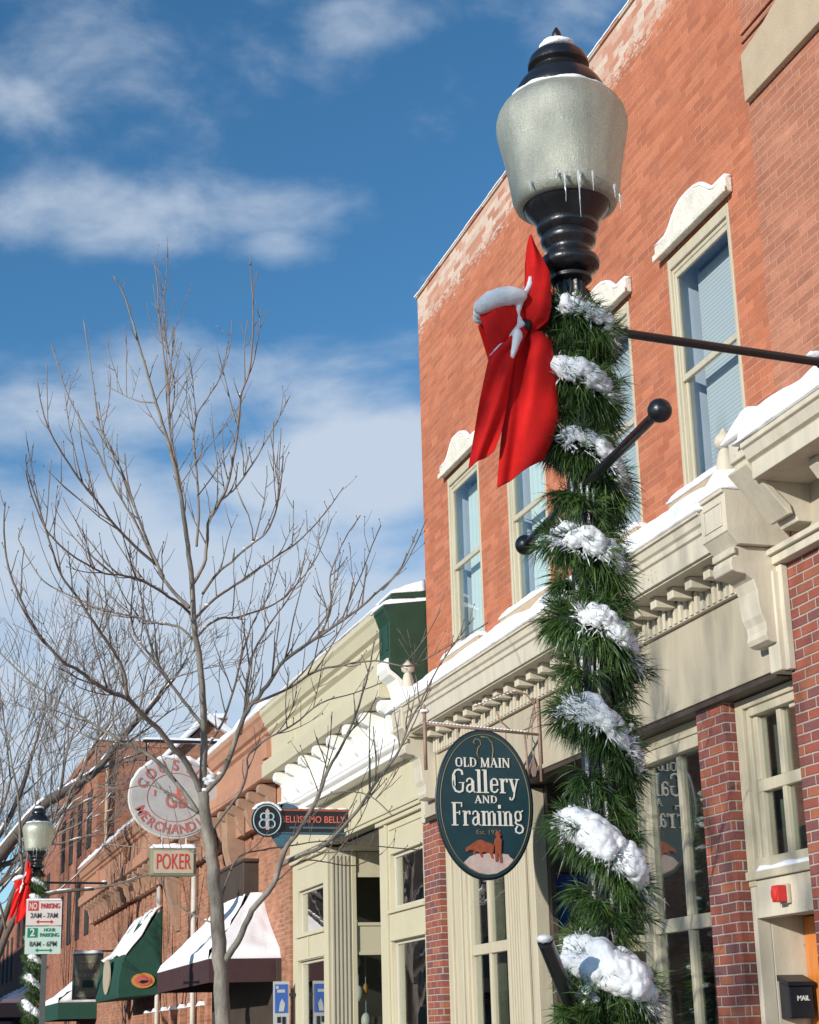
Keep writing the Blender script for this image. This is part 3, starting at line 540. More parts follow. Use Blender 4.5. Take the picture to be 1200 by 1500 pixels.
# green end block of the cornice
b=MB(); b.prism([(5.7,4.70),(5.42,4.70),(5.41,4.95),(5.385,5.15),(5.35,5.26),(5.33,5.34),(5.27,5.40),(5.19,5.46),(5.17,5.50),(5.17,5.62),(5.17,5.63),(5.17,5.98),(5.155,6.02),(5.14,6.06),(5.125,6.11),(5.11,6.13),(5.11,6.18),(5.7,6.26)],'y',17.58,17.98)
b.prism([(5.169,5.68),(5.158,5.68),(5.158,5.95),(5.169,5.95)],'y',17.62,17.70); b.prism([(5.169,5.68),(5.158,5.68),(5.158,5.95),(5.169,5.95)],'y',17.86,17.94)
eb=b.build('end_block','green',yb,bevel=.006)
b=MB(); b.prism([(5.7,6.38),(5.22,6.32),(5.20,6.29),(5.20,6.26),(5.7,6.30)],'y',17.6,18.1); b.build('cap','green',eb,bevel=.006)
b=MB(); b.prism([(5.388,5.15),(5.345,5.26),(5.325,5.33),(5.265,5.39),(5.185,5.45),(5.165,5.49),(5.165,5.58),(5.14,5.58),(5.13,5.47),(5.17,5.40),(5.24,5.35),(5.27,5.28),(5.29,5.18),(5.32,5.13)],'y',17.585,17.97); b.build('scroll','white',eb,bevel=.006)
s=MB(); snow_cap(s,5.10,5.7,17.59,18.1,lambda x,y:6.185+.12*(x-5.11),lambda x,y:.06+.05*(x-5.11),(8,14),.02,.07,13,fx=0); s.build('snow','snow',eb,smooth=True)
s=MB(); snow_cap(s,5.20,5.62,17.6,18.2,lambda x,y:6.33+.11*(x-5.22),lambda x,y:.03+.28*max(0,x-5.22),(8,14),.02,.07,14,fx=0); s.build('snow','snow',eb,smooth=True)
# body: fascia, storefront, recess
b=MB(); b.box(5.7,12,17.6,24.17,4.6,6.1); b.box(5.56,5.96,17.77,24.17,4.06,4.598); b.box(5.5,5.56,17.78,24.17,4.08,4.12); b.box(5.52,5.56,17.78,24.17,4.035,4.079); b.build('fascia','yellow',yb,bevel=.005)
w=MB()
wall_with_holes(w,5.6,5.72,17.78,19.30,0,4.02,[(17.93,19.2,.8,2.66)]); 
# upper opening in the right section
w=MB()
w.box(5.6,5.72,17.775,17.93,0,4.03); w.box(5.6,5.72,19.2,19.65,0,4.03); w.box(5.6,5.72,17.93,19.2,0,.8); w.box(5.6,5.72,17.93,19.2,2.66,3.01); w.box(5.6,5.72,17.93,19.2,3.63,4.03)
w.build('storefront','yellow',yb); w=MB()
w.box(5.6,5.72,22.06,22.39,0,4.03); w.box(5.6,5.72,23.84,24.17,0,4.03); w.box(5.6,5.72,22.39,23.84,0,.8); w.box(5.6,5.72,22.39,23.84,2.65,3.0); w.box(5.6,5.72,22.39,23.84,3.6,4.03)
sf=w.build('storefront','yellow',yb)
def mould(x0,y0,y1,z0,z1): MB().box(x0,5.599,y0,y1,z0,z1).build('moulding','yellow',sf,bevel=.004)
for a,b_ in((17.93,19.2),(22.39,23.84)):
    mould(5.565,a-.04,b_+.06,2.965,3.01); mould(5.585,a,b_,3.90,3.92); mould(5.58,a-.02,b_+.02,2.66,2.685)
mould(5.57,19.28,19.34,0,3.98); mould(5.575,22.06,22.12,0,3.98); mould(5.55,22.06,24.17,3.985,4.03); mould(5.55,17.78,19.65,3.985,4.03); mould(5.58,23.2,23.215,2.7,2.96)
for a,b_,c,d in((17.93,19.2,3.01,3.63),(17.93,19.2,.8,2.66),(22.39,23.84,3.0,3.6),(22.39,23.84,.8,2.65)):
    m=MB(); m.box(5.65,5.70,a+.001,a+.04,c+.001,d-.001); m.box(5.65,5.70,b_-.04,b_-.001,c+.001,d-.001); m.box(5.65,5.70,a+.04,b_-.04,c+.001,c+.04); m.box(5.65,5.70,a+.04,b_-.04,d-.04,d-.001); wn=m.build('window','flute',yb,bevel=.004)
    MB().box(5.67,5.676,a+.04,b_-.04,c+.04,d-.04).build('glass','glass',wn)
# recess side wall facing the camera with a fluted pilaster and stacked panes
r=MB(); Y=22.06
r.box(5.721,5.92,Y-.0,Y+.1,0,3.97,'flute')
for k in range(5): r.box(5.63+.052*k,5.655+.052*k,Y-.02,Y-.0005,0,3.92,'flute')
r.box(5.90,5.955,Y-.03,Y+.1,0,3.97,'yellow'); r.box(5.956,7.4,Y,Y+.1,3.64,3.97,'yellow'); r.box(5.956,7.4,Y-.012,Y+.1,3.64,3.70,'yellow'); r.box(5.956,7.4,Y,Y+.1,2.67,3.05,'yellow'); r.box(5.956,7.4,Y-.02,Y-.001,3.02,3.06,'yellow'); r.box(5.956,7.4,Y,Y+.1,0,.7,'yellow'); r.box(5.956,7.4,Y-.012,Y-.001,2.65,2.69,'yellow')
rc=r.build('entrance_recess','yellow',yb)
MB().box(5.956,7.4,Y+.04,Y+.046,3.05,3.64).build('glass','glass',rc); MB().box(5.956,7.4,Y+.04,Y+.046,.7,2.67).build('glass','glass',rc)
b=MB(); b.box(5.721,7.4,19.66,22.05,3.975,4.028); b.build('soffit','flute',yb)
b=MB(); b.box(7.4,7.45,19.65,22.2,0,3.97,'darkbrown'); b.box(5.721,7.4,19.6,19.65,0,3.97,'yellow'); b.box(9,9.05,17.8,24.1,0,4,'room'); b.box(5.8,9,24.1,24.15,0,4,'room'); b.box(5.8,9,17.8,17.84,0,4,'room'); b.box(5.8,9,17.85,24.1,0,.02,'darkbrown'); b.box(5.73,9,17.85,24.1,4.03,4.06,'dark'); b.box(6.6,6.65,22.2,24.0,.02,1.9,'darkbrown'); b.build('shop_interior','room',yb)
p=MB(); p.box(5.56,5.9,24.18,24.42,0,4.58); 
# ---------------------------------------------------------------- orange brick building beyond it
ob=thing('brick_building',(5.6,36,0),'orange brick building beyond the yellow one, its brown bracketed cornice topped with snow','building')
w=MB(); w.box(5.6,12,24.18,48,0,5.2); w.box(5.56,5.599,24.18,24.5,0,4.7); w.box(5.7,12,24.18,48,5.2,6.1)
for yy in(30.5,34.2,40.5): w.box(5.545,5.599,yy,yy+.45,0,4.7)
w.build('wall','brick_far',ob)
oc=MB().prism(cornice_profile(),'y',24.18,47.9).build('cornice','tanpaint',ob,bevel=.005)
s=MB(); snow_cap(s,5.10,5.7,24.2,47.9,lambda x,y:6.235+.1*(x-5.14),lambda x,y:.15+.05*noise.noise(Vector((y*1.4,1,3))),(6,200),.02,.06,15,fx=0); s.build('snow','snow',oc,smooth=True)
b=MB(); b.prism([(5.44,5.21),(5.18,5.19),(5.165,5.13),(5.175,5.08),(5.23,5.05),(5.29,5.02),(5.31,4.95),(5.33,4.88),(5.38,4.80),(5.44,4.72)],'y',24.5,24.66); br=b.build('bracket','corbel',oc,bevel=.01)
for k in range(1,30): rep(br,0,.765*k)
b=MB().box(5.22,5.298,24.24,24.52,5.54,5.855).build('pilaster','tanpaint',oc,bevel=.005)
for k in range(1,5): rep(b,0,5.02*k)
b=MB().prism([(5.56,3.7),(5.44,4.05),(5.30,4.6),(5.28,5.2),(5.60,5.2),(5.60,3.7)],'y',27.55,27.95); lb=b.build('long_bracket','corbel',ob,bevel=.01)
rep(lb,0,6.2)
b=MB(); b.box(5.53,5.5995,24.9,30.0,0,2.75); b.build('shopfront_opening','darkbrown',ob)
d=MB()
d.tube([(5.52,36.05,0),(5.52,36.05,4.9)],.05,8); dp=d.build('drainpipe','pipe',ob,smooth=True); rep(dp,0,-4.2,0)
for k in range(6):
    y=31.0+k*1.05
    a=MB(); ym=y+.36; pts=[(y+.1,0),(y+.1,2.1)]+[(ym-.26*math.cos(q*math.pi/8),2.1+.26*math.sin(q*math.pi/8)) for q in range(9)]+[(ym+.26,0)]
    a.prism(pts,'x',5.585,5.62); a.build('arched_window','darkbrown',ob)
ap=MB().box(5.46,5.599,30.79,31.05,0,2.25).build('arcade_pier','brick_far',ob,bevel=.01)
s=MB(); snow_cap(s,5.44,5.6,30.77,31.07,lambda x,y:2.252,lambda x,y:.07,(5,6),.01,.05,1); s.build('snow','snow',ap,smooth=True)
for k in range(1,7): copy_tree(ap,Vector((ap.location.x,ap.location.y+1.05*k,ap.location.z)),ob)
b=MB(); b.box(5.36,5.599,26.5,29.1,3.72,4.28); b.box(5.33,5.60,26.45,29.15,4.281,4.33); b.build('dark_sign_box','darkbrown',ob,bevel=.01)
# ---------------------------------------------------------------- taller buildings further on
tb=thing('brick_building',(5.6,54,0),'tall red brick building with a blank side wall rising behind the round sign','building')
w=MB(); w.box(5.6,16,48.01,60,0,9.62); w.box(5.55,16.05,47.97,60,9.62,9.80); w.build('wall','brick_tall',tb)
s=MB(); snow_cap(s,5.5,16,47.95,60,lambda x,y:9.805,lambda x,y:.16+.05*noise.noise(Vector((x,y*.5,0))),(40,20),.03,.2,21); s.build('snow','snow',tb,smooth=True)
d=MB(); d.tube([(5.85,47.93,6.2),(5.85,47.93,9.6)],.05,6); d.build('drainpipe','stone',tb)
w0=MB().box(5.57,5.599,49.2,50.15,4.6,6.2).build('window','dark',tb)
for k in range(1,8): rep(w0,0,2.4*(k%4),2.4*(k//4))
cb=thing('gabled_house',(8.6,46.6,0),'small snowy gable roof with a square brick chimney peeping over the orange brick building','building')
b=MB(); b.box(7.0,9.6,44.5,47.6,5.5,8.7); b.prism([(7.0,8.7),(9.6,8.7),(8.0,9.75)],'y',44.5,47.6); b.build('wall','brick_far',cb)
b=MB(); b.prism([(6.8,8.62),(8.0,9.78),(9.8,8.60),(9.8,8.80),(8.0,10.02),(6.8,8.80)],'y',44.3,47.7); rf=b.build('roof','snow',cb,bevel=.05)
b=MB(); b.box(8.32,8.66,45.2,45.6,9.0,9.95); b.box(8.29,8.69,45.17,45.63,9.95,10.0); ch=b.build('chimney','brick_far',cb)
s=MB(); snow_cap(s,8.28,8.7,45.16,45.64,lambda x,y:10.0,lambda x,y:.14,(8,8),.02,.12,3); s.build('snow','snow',ch,smooth=True)
for (ya,yb_,h,m,lab) in((60.02,76,8.6,'brick_dist','dark red brick building far down the street behind the parking sign'),(76.02,96,7.4,'brick_tall','low red brick building at the far end of the row, mostly hidden by branches')):
    t=thing('brick_building',(5.6,(ya+yb_)/2,0),lab,'building')
    w=MB(); w.box(5.6,14,ya,yb_,0,h); w.box(5.45,14,ya,yb_,h,h+.25); w.build('wall',m,t)
    s=MB(); snow_cap(s,5.42,14,ya,yb_,lambda x,y:h+.252,lambda x,y:.15,(20,20),.03,.2,31); s.build('snow','snow',t,smooth=True)
    y=ya+1.2; k=0
    w0=MB().box(5.575,5.599,y,y+1,h-3,h-1.2).build('window','dark',t)
    while y+2.6<yb_-1: y+=2.5; k+=1; rep(w0,0,2.5*k)
ac=thing('brick_building',(-18,60,0),'long two-storey brick row across the street, seen only mirrored in shop glass','building')
w=MB(); w.box(-28,-18,18,52,0,7.5); w.box(-28,-17.7,18,52,7.5,8); w.box(-28,-18,52.001,190,0,12.5); w.box(-28,-17.7,52.001,190,12.5,13); w.build('wall','brick_tall',ac)
w0=MB().box(-18.0,-17.96,22,23.3,4.4,6.4).build('window','dark',ac)
for k in range(1,48): rep(w0,0,3.4*k)
for k in range(9,48): rep(w0,0,3.4*k,3.8)
w0=MB().box(-18.0,-17.95,21.6,24.4,.4,3.2).build('shop_window','dark',ac)
for k in range(1,48): rep(w0,0,3.4*k)
w0=MB().box(-18.0,-16.6,24.8,30,3.4,3.6).build('canopy','awnbrown',ac)
for k in range(1,20): rep(w0,0,8*k)
s=MB(); snow_cap(s,-28,-17.65,18,52,lambda x,y:8.0,lambda x,y:.2,(12,40),.03,.3,33); s.build('snow','snow',ac,smooth=True)
# ---------------------------------------------------------------- street lamp (near), its garland and bow
AX,AY=2.07,4.81
RT=Vector((math.cos(.30015),-math.sin(.30015),0)); TO=Vector((-math.sin(.30015),-math.cos(.30015),0)); UP=Vector((0,0,1))
def zrow(y):   # height on the post of a few measured marks
    t=[(24.4,5),(211.4,4.5),(408,4),(833.4,3),(1307.9,2),(1513.5,1.6),(1860,1)]
    for (a,b),(c,d) in zip(t[:-1],t[1:]):
        if y<=c: return b+(d-b)*(y-a)/(c-a)
    return .9
def frost2():
    m,nt,b,lk=newmat('frosted_lamp_glass'); nt.nodes.remove(b); out=nt.nodes['Material Output']
    g=N(nt,'ShaderNodeNewGeometry'); mp=N(nt,'ShaderNodeMapping'); mp.inputs['Scale'].default_value=(1,1,.16); lk(g.outputs['Position'],mp.inputs[0])
    n=N(nt,'ShaderNodeTexNoise',inp={'Scale':120,'Detail':6,'Roughness':.8}); lk(mp.outputs[0],n.inputs['Vector'])
    n3=N(nt,'ShaderNodeTexNoise',inp={'Scale':230,'Detail':4,'Roughness':.7}); lk(g.outputs['Position'],n3.inputs['Vector'])
    ad=N(nt,'ShaderNodeMath',operation='MULTIPLY_ADD',inp={1:.35}); lk(n.outputs[0],ad.inputs[0]); lk(n3.outputs[0],ad.inputs[2])
    bp=N(nt,'ShaderNodeBump',inp={'Strength':.85,'Distance':.007}); lk(ad.outputs[0],bp.inputs['Height'])
    rp=N(nt,'ShaderNodeMapRange',inp={'From Min':.40,'From Max':.60,'To Min':.72,'To Max':1.03}); lk(n3.outputs[0],rp.inputs['Value'])
    cm=N(nt,'ShaderNodeVectorMath',operation='SCALE'); cm.inputs[0].default_value=(.94,.97,.79); lk(rp.outputs[0],cm.inputs['Scale'])
    df=N(nt,'ShaderNodeBsdfDiffuse'); tl=N(nt,'ShaderNodeBsdfTranslucent'); gl=N(nt,'ShaderNodeBsdfGlossy',inp={'Roughness':.37,'Color':(1,1,.88,1)}); tr=N(nt,'ShaderNodeBsdfTransparent',inp={'Color':(.7,.72,.66,1)})
    for s in(df,tl): lk(cm.outputs[0],s.inputs[0]); lk(bp.outputs[0],s.inputs['Normal'])
    bp2=N(nt,'ShaderNodeBump',inp={'Strength':.34,'Distance':.006}); lk(ad.outputs[0],bp2.inputs['Height']); lk(bp2.outputs[0],gl.inputs['Normal'])
    a=N(nt,'ShaderNodeMixShader',inp={0:.48}); lk(df.outputs[0],a.inputs[1]); lk(tl.outputs[0],a.inputs[2])
    b2=N(nt,'ShaderNodeMixShader',inp={0:.24}); lk(a.outputs[0],b2.inputs[1]); lk(tr.outputs[0],b2.inputs[2])
    fr=N(nt,'ShaderNodeFresnel',inp={'IOR':1.45}); lk(bp.outputs[0],fr.inputs['Normal'])
    q=N(nt,'ShaderNodeMath',operation='MULTIPLY_ADD',use_clamp=True,inp={1:.7,2:.03}); lk(fr.outputs[0],q.inputs[0])
    c=N(nt,'ShaderNodeMixShader'); lk(q.outputs[0],c.inputs[0]); lk(b2.outputs[0],c.inputs[1]); lk(gl.outputs[0],c.inputs[2]); mps=N(nt,'ShaderNodeMapping'); mps.inputs['Scale'].default_value=(34,34,2.2); lk(g.outputs['Position'],mps.inputs[0])
    ns=N(nt,'ShaderNodeTexNoise',inp={'Scale':1.,'Detail':4,'Roughness':.7}); lk(mps.outputs[0],ns.inputs['Vector'])
    sr=N(nt,'ShaderNodeMapRange',inp={'From Min':.42,'From Max':.62,'To Min':.84,'To Max':1.0}); lk(ns.outputs[0],sr.inputs['Value'])
    pm=N(nt,'ShaderNodeMath',operation='MULTIPLY'); lk(rp.outputs[0],pm.inputs[0]); lk(sr.outputs[0],pm.inputs[1]); lk(pm.outputs[0],cm.inputs['Scale'])
    b3=N(nt,'ShaderNodeBump',inp={'Strength':.55,'Distance':.007}); lk(ad.outputs[0],b3.inputs['Height'])
    g2=N(nt,'ShaderNodeBsdfGlossy',inp={'Roughness':.27,'Color':(1,1,.92,1)}); lk(b3.outputs[0],g2.inputs['Normal'])
    c2=N(nt,'ShaderNodeMixShader',inp={0:.10}); lk(c.outputs[0],c2.inputs[1]); lk(g2.outputs[0],c2.inputs[2]); lk(c2.outputs[0],out.inputs[0]); return m
M['frost']=frost2()
lamp=thing('street_lamp',(AX,AY,0),'tall black street lamp with an icy frosted globe, nearest the viewer, wrapped in snowy garland','street lamp','street lamps along the kerb')
p=MB(); p.lathe([(.16,0),(.16,.12),(.13,.16),(.11,.5),(.075,.62),(.06,.7)],AX,AY,32); p.lathe([(.055,.7),(.05,3.98)],AX,AY,64,flute=.14,nf=14); p.lathe([(.055,3.98),(.07,3.99),(.072,4.0),(.05,4.012)],AX,AY,32); p.build('pole','black',lamp,smooth=True,auto=40)
p=MB(); p.lathe([(.05,4.012),(.074,4.022),(.097,4.034),(.101,4.052),(.095,4.068),(.078,4.08),(.072,4.095),(.075,4.108),(.09,4.122),(.094,4.138),(.088,4.152),(.084,4.158),(.102,4.172),(.105,4.186),(.10,4.196),(.108,4.208),(.13,4.235),(.15,4.262),(.158,4.285),(.160,4.295),(.158,4.31),(.10,4.315)],AX,AY,48); p.build('globe_holder','black',lamp,smooth=True,auto=55)
p=MB(); p.lathe([(.158,4.258),(.169,4.264),(.180,4.29),(.1865,4.335),(.1935,4.39),(.204,4.45),(.216,4.505),(.2245,4.548),(.2245,4.578),(.217,4.607),(.203,4.632),(.183,4.651),(.160,4.662),(.150,4.665)],AX,AY,64); gb=p.build('globe','frost',lamp,smooth=True)
p=MB(); p.lathe([(.158,4.662),(.162,4.672),(.156,4.695),(.142,4.722),(.122,4.748),(.100,4.768),(.094,4.776),(.092,4.783),(.106,4.795),(.106,4.806),(.098,4.83),(.08,4.85),(.06,4.862),(.055,4.872),(.045,4.885),(.02,4.89),(.014,4.905),(.018,4.918),(.015,4.935),(.004,4.955)],AX,AY,48); p.build('lamp_cap','black',lamp,smooth=True,auto=45)
s=MB(); s.ball((AX,AY,4.876),.062,None,28,16,(1,1,.42),.10,3,5); s.build('snow','snow',lamp,smooth=True)
s=MB(); vs=[];fs=[]; nq=160; nr=9
for k in range(nq):
    q=2*math.pi*k/nq; c=Vector((AX+.165*math.cos(q),AY+.165*math.sin(q),4.664)); o=Vector((math.cos(q),math.sin(q),0)); rr=.0065*(1+.9*noise.fractal(c*14,.9,2,3))
    for j in range(nr): vs.append(c+o*(max(.003,rr)*1.15*math.cos(2*math.pi*j/nr))+Vector((0,0,max(.003,rr)*math.sin(2*math.pi*j/nr))))
for k in range(nq):
    for j in range(nr): fs.append((k*nr+j,k*nr+(j+1)%nr,((k+1)%nq)*nr+(j+1)%nr,((k+1)%nq)*nr+j))
s.add(vs,fs); s.build('snow','snow',lamp,smooth=True)
def icicle(mb,x,y,z,l,r):
    n=10; rng=random.Random(int((x*7+y*13+l*91)*1000)); mb.tube([(x+rng.uniform(-.001,.001),y+rng.uniform(-.001,.001),z-l*i/n) for i in range(n+1)],[max(.0012,r*(1-(i/n))*rng.uniform(.75,1.2)) for i in range(n+1)],8)
for (u,l,zz) in((-.02,.105,4.29),(.025,.17,4.30),(.073,.07,4.30),(-.045,.03,4.30),(.15,.05,4.28),(-.13,.04,4.29),(.17,.06,4.262),(.03,.05,4.285)):
    w_=math.sqrt(max(0,.192**2-u**2)); P=Vector((AX,AY,0))+RT*u+TO*w_; m=MB(); icicle(m,P.x,P.y,zz,l,.0055); m.build('icicle','ice',lamp,smooth=True)
b=MB(); b.lathe([(.05,4.3),(.05,4.36),(.035,4.37),(.035,4.41),(.03,4.42),(.06,4.48),(.065,4.53),(.05,4.58),(.02,4.60)],AX,AY,20); b.build('bulb','letter',lamp,smooth=True,auto=50)
# arms
m=MB(); th=.07925; d=Vector((math.sin(th),math.cos(th),0)); A=Vector((AX,AY,3.269)); e1=A-d*.689; e2=A+d*.646
m.tube([e1,A,e2],[.0148,.016,.0148],14); m.ball(e1-d*.02,.035,None,20,14); m.ball(e2+d*.02,.037,None,20,14); m.tube([e1-d*.0+d*.02,e1+d*.035],[.020,.017],14); m.build('ladder_bar','black',lamp,smooth=True,auto=40)
m=MB(); A=Vector((AX,AY,3.83)); E=Vector((3.05,4.91,3.83)); m.tube([A,E],.0155,14); m.ball(E,.024,None,14,10); m.tube([A+(E-A)*.1,A+(E-A)*.17],.021,14); ba=m.build('banner_arm','black',lamp,smooth=True,auto=40)
s=MB(); s.ball(E+Vector((-.02,0,.026)),.026,None,14,8,(1.5,.8,.6),.2,3,2); s.build('snow','snow',ba,smooth=True)
m=MB(); m.tube([Vector((2.0,4.86,1.58)),Vector((1.776,4.57,1.848))],.0225,16); cy=m.build('stub_arm','black',lamp,smooth=True,auto=40)
s=MB(); s.ball(Vector((1.773,4.566,1.855)),.0225,None,14,8,(1,1,.55),.2,3,2); s.build('snow','snow',cy,smooth=True)
# garland: a helix of pine wound round the post
CR=[zrow(y) for y in(480,575,678,818,935,1075,1250,1435,1590,1730,1900)]
def hz(f):
    k=f/(2*math.pi)
    if k<0: return CR[0]+(-k)*.24
    i=min(int(k),len(CR)-2); t=k-i; t=t+.085*(math.sin(2*math.pi*(t-.2))+.951); return CR[i]+(CR[i+1]-CR[i])*t
def hp(f,r=.077):
    r=r*(1+.34*noise.noise(Vector((f*.55,3.3,0)))); return Vector((AX,AY,hz(f)+.022*noise.noise(Vector((f*.7,9.1,0)))))+TO*(r*math.cos(f))+RT*(r*math.sin(f))
gar=thing('garland',(AX,AY,1),'snow-laden pine garland wound around the near street lamp post','garland','garlands on the lamp posts')
FM=2*math.pi*9.2; F0=-2*math.pi*.62
rng=random.Random(12)
nd=MB(); core=MB(); n=int((FM-F0)/.16); core.tube([hp(F0+(FM-F0)*i/n,.08) for i in range(n+1)],.026,7)  # thick dark tube stands in for the shade deep among the needles
core.build('shade_core','core_shade',gar,smooth=True)
def needle(mb,b,d,l,w,droop=.25):
    s=d.cross(Vector((rng.uniform(-1,1),rng.uniform(-1,1),rng.uniform(-1,1)))); s=s.normalized()*w
    m_=b+d*l*.55; e=b+d*l+Vector((0,0,-droop*l*.5))
    mb.add([b-s*.6,b+s*.6,m_-s+Vector((0,0,-droop*l*.1)),m_+s+Vector((0,0,-droop*l*.1)),e],[(0,1,3,2),(2,3,4)])
NN=30000
for i in range(NN):
    f=F0+(FM-F0)*rng.random(); 
    big=1.0+.18*math.sin(f*.9+1)+.12*math.sin(f*2.3)
    c=hp(f); t=(hp(f+.05)-hp(f-.05)).normalized(); a=t.orthogonal().normalized(); b=t.cross(a); q=rng.uniform(0,2*math.pi)
    rad_=a*math.cos(q)+b*math.sin(q); d=(rad_*1.0+t*rng.uniform(-.35,.9)+Vector((0,0,-.30))).normalized()
    # never through the post: turn inward needles along the strand
    out=(c-Vector((AX,AY,c.z))).normalized(); 
    if d.dot(out)<-.2: d=(d-out*d.dot(out)*1.2).normalized()
    needle(nd,c+rad_*rng.uniform(.0,.045),d,rng.uniform(.038,.090)*big,rng.uniform(.0010,.0019),.5)
def hp2(f):
    c=hp(f,.055); return c+Vector((0,0,-.5*(hz(f)-hz(f+2*math.pi))))
for i in range(560):      # a looser second strand filling between the turns
    f=F0+1+(FM-F0-8)*(i+rng.random())/560
    if noise.noise(Vector((f*.8,5,5)))<-.04: continue
    c=hp2(f); o=(c-Vector((AX,AY,c.z))).normalized()
    d=(o*.7+Vector((rng.gauss(0,.5),rng.gauss(0,.5),rng.gauss(-.35,.4)))).normalized()
    for j in range(26):
        e=(d+Vector((rng.gauss(0,.5),rng.gauss(0,.5),rng.gauss(-.05,.45)))).normalized(); needle(nd,c+d*rng.uniform(0,.05),e,rng.uniform(.04,.085),rng.uniform(.0009,.0017),.45)
for i in range(520):      # sprigs: fans of needles standing off the strand
    f=F0+(FM-F0)*(i+rng.random())/520; c=hp(f); t=(hp(f+.05)-hp(f-.05)).normalized(); a=t.orthogonal().normalized(); b=t.cross(a); q=rng.uniform(0,6.28); out=(c-Vector((AX,AY,c.z))).normalized()
    d=(a*math.cos(q)+b*math.sin(q)+t*rng.uniform(-.6,.9)+out*.45+Vector((0,0,-.15))).normalized(); tip=c+d*rng.choice((.03,.045,.06,.08,.10))*rng.uniform(.8,1.1)
    for j in range(44):
        u=rng.random(); e=(d*1.0+Vector((rng.gauss(0,.55),rng.gauss(0,.55),rng.gauss(-.08,.5)))).normalized(); needle(nd,c+(tip-c)*(.35+.65*u),e,rng.uniform(.038,.085),rng.uniform(.0009,.0017),.35)
SN=[(-.1,1.5,.6),(-1.25,1.2,.95),(-.6,1.3,1.0),(-.95,1.25,1.05),(-.4,1.4,1.0),(-1.2,1.0,1.1),(-1.5,1.5,1.8),(-1.5,1.4,2.1),(-1.2,1.2,1.5),(-1,1,1.2)]
SIDE=[(1.3,2.2,.5),(1.0,1.9,.4),(1.2,2.0,.7),(1.1,1.6,.5),(1.2,2.0,.6),(.9,1.7,.8),(1.2,2.1,.75),(1.2,2.2,.7),(-1.9,-1.2,.5)]
sm=MB(); sn=MB()
def snowrun(f0,f1,amt,base):
    # snow sifted over the upper outer side of the strand: many small soft grains, fused afterwards
    a0,a1=-1.0-.3*amt,1.3; sd=rng.uniform(0,40); n=int(300*max(.35,amt)*(f1-f0)/2+6)
    for i in range(n):
        u=rng.random(); a=rng.uniform(a0,a1); v=(a-a0)/(a1-a0); f=base+f0+(f1-f0)*u; c=hp(f,.084); o=(c-Vector((AX,AY,c.z))).normalized()
        th=noise.fractal(Vector((f*1.7+sd,a*1.3,sd)),.8,2.,3); ed=(math.sin(math.pi*u)*math.sin(math.pi*v))**.5
        dv=o*math.sin(1.57-(a+.75))+Vector((0,0,math.sin(a+.75)))
        if th+.5*ed<.24:
            if rng.random()<.3:      # loose crumbs held on the needles round the patch
                for q in range(1): sm.ball(c+dv*rng.uniform(.032,.052)+Vector((rng.gauss(0,.016),rng.gauss(0,.016),rng.gauss(0,.014))),rng.uniform(.005,.009),None,8,6,(1,1,.85))
            for q in range(2):
                rd=(dv+Vector((rng.gauss(0,.6),rng.gauss(0,.6),rng.gauss(.0,.5)))).normalized(); needle(sn,c+dv*rng.uniform(.03,.05),rd,rng.uniform(.025,.05),rng.uniform(.0016,.003),.3)
            continue
        dv=o*math.sin(1.57-(a+.75))+Vector((0,0,math.sin(a+.75)))
        rr=(.007+.014*ed*rng.uniform(.35,1.2))*(.8+.25*amt); sm.ball(c+dv*(.026+(.020+.016*amt)*ed*(.9+.6*th)),rr,None,8,6,(1,1,.9))
        if rng.random()<.9:
            rd=(dv+Vector((rng.gauss(0,.6),rng.gauss(0,.6),rng.gauss(.1,.5)))).normalized(); needle(sn,c+dv*.035,rd,rng.uniform(.022,.046),rng.uniform(.002,.004),.25)
for k,(a,b,m_) in enumerate(SN): snowrun(a,b,m_,2*math.pi*k)
for q_ in range(34):
    f=rng.uniform(F0+.5,FM-3); snowrun(-.16,.26,rng.uniform(.2,.55),f)
for k,(a,b,m_) in enumerate(SIDE): snowrun(a,b,m_*.6,2*math.pi*k)
for i in range(44):      # a loose tuft hanging on the near left of the post
    c=Vector((1.955,4.745,1.665))+Vector((rng.gauss(0,.035),rng.gauss(0,.03),rng.gauss(0,.055))); d=(TO*.6-RT*.7+Vector((rng.gauss(0,.4),rng.gauss(0,.4),rng.gauss(0,.5)))).normalized()
    for j in range(40): e=(d+Vector((rng.gauss(0,.5),rng.gauss(0,.5),rng.gauss(0,.45)))).normalized(); needle(nd,c+d*rng.uniform(0,.04),e,rng.uniform(.035,.08),rng.uniform(.0009,.0017),.35)
for i in range(40):
    P=Vector((1.96,4.735,1.70))+Vector((rng.gauss(0,.018),rng.gauss(0,.018),rng.gauss(0,.018))); sm.ball(P,rng.uniform(.009,.018),None,8,6,(1,1,.85))
for k,(a,b,m_) in enumerate(SN):      # green needles poking through the crust
    for q in range(130):
        f=2*math.pi*k+rng.uniform(a,b); c=hp(f,.10); o=(c-Vector((AX,AY,c.z))).normalized(); e=(o*rng.uniform(.2,1)+Vector((rng.gauss(0,.45),rng.gauss(0,.45),rng.uniform(.1,1)))).normalized(); needle(nd,c+e*.03,e,rng.uniform(.055,.08),.0011,.2)
nd.build('foliage','needle',gar)
sg=sm.build('snow','snow',gar,smooth=True); _s=sg.modifiers.new('fuse','REMESH'); _s.mode='VOXEL'; _s.voxel_size=.0042; _s.use_smooth_shade=True; _s=sg.modifiers.new('soft','SMOOTH'); _s.factor=.4; _s.iterations=1; sn.build('snowy_needles','snow',sg)
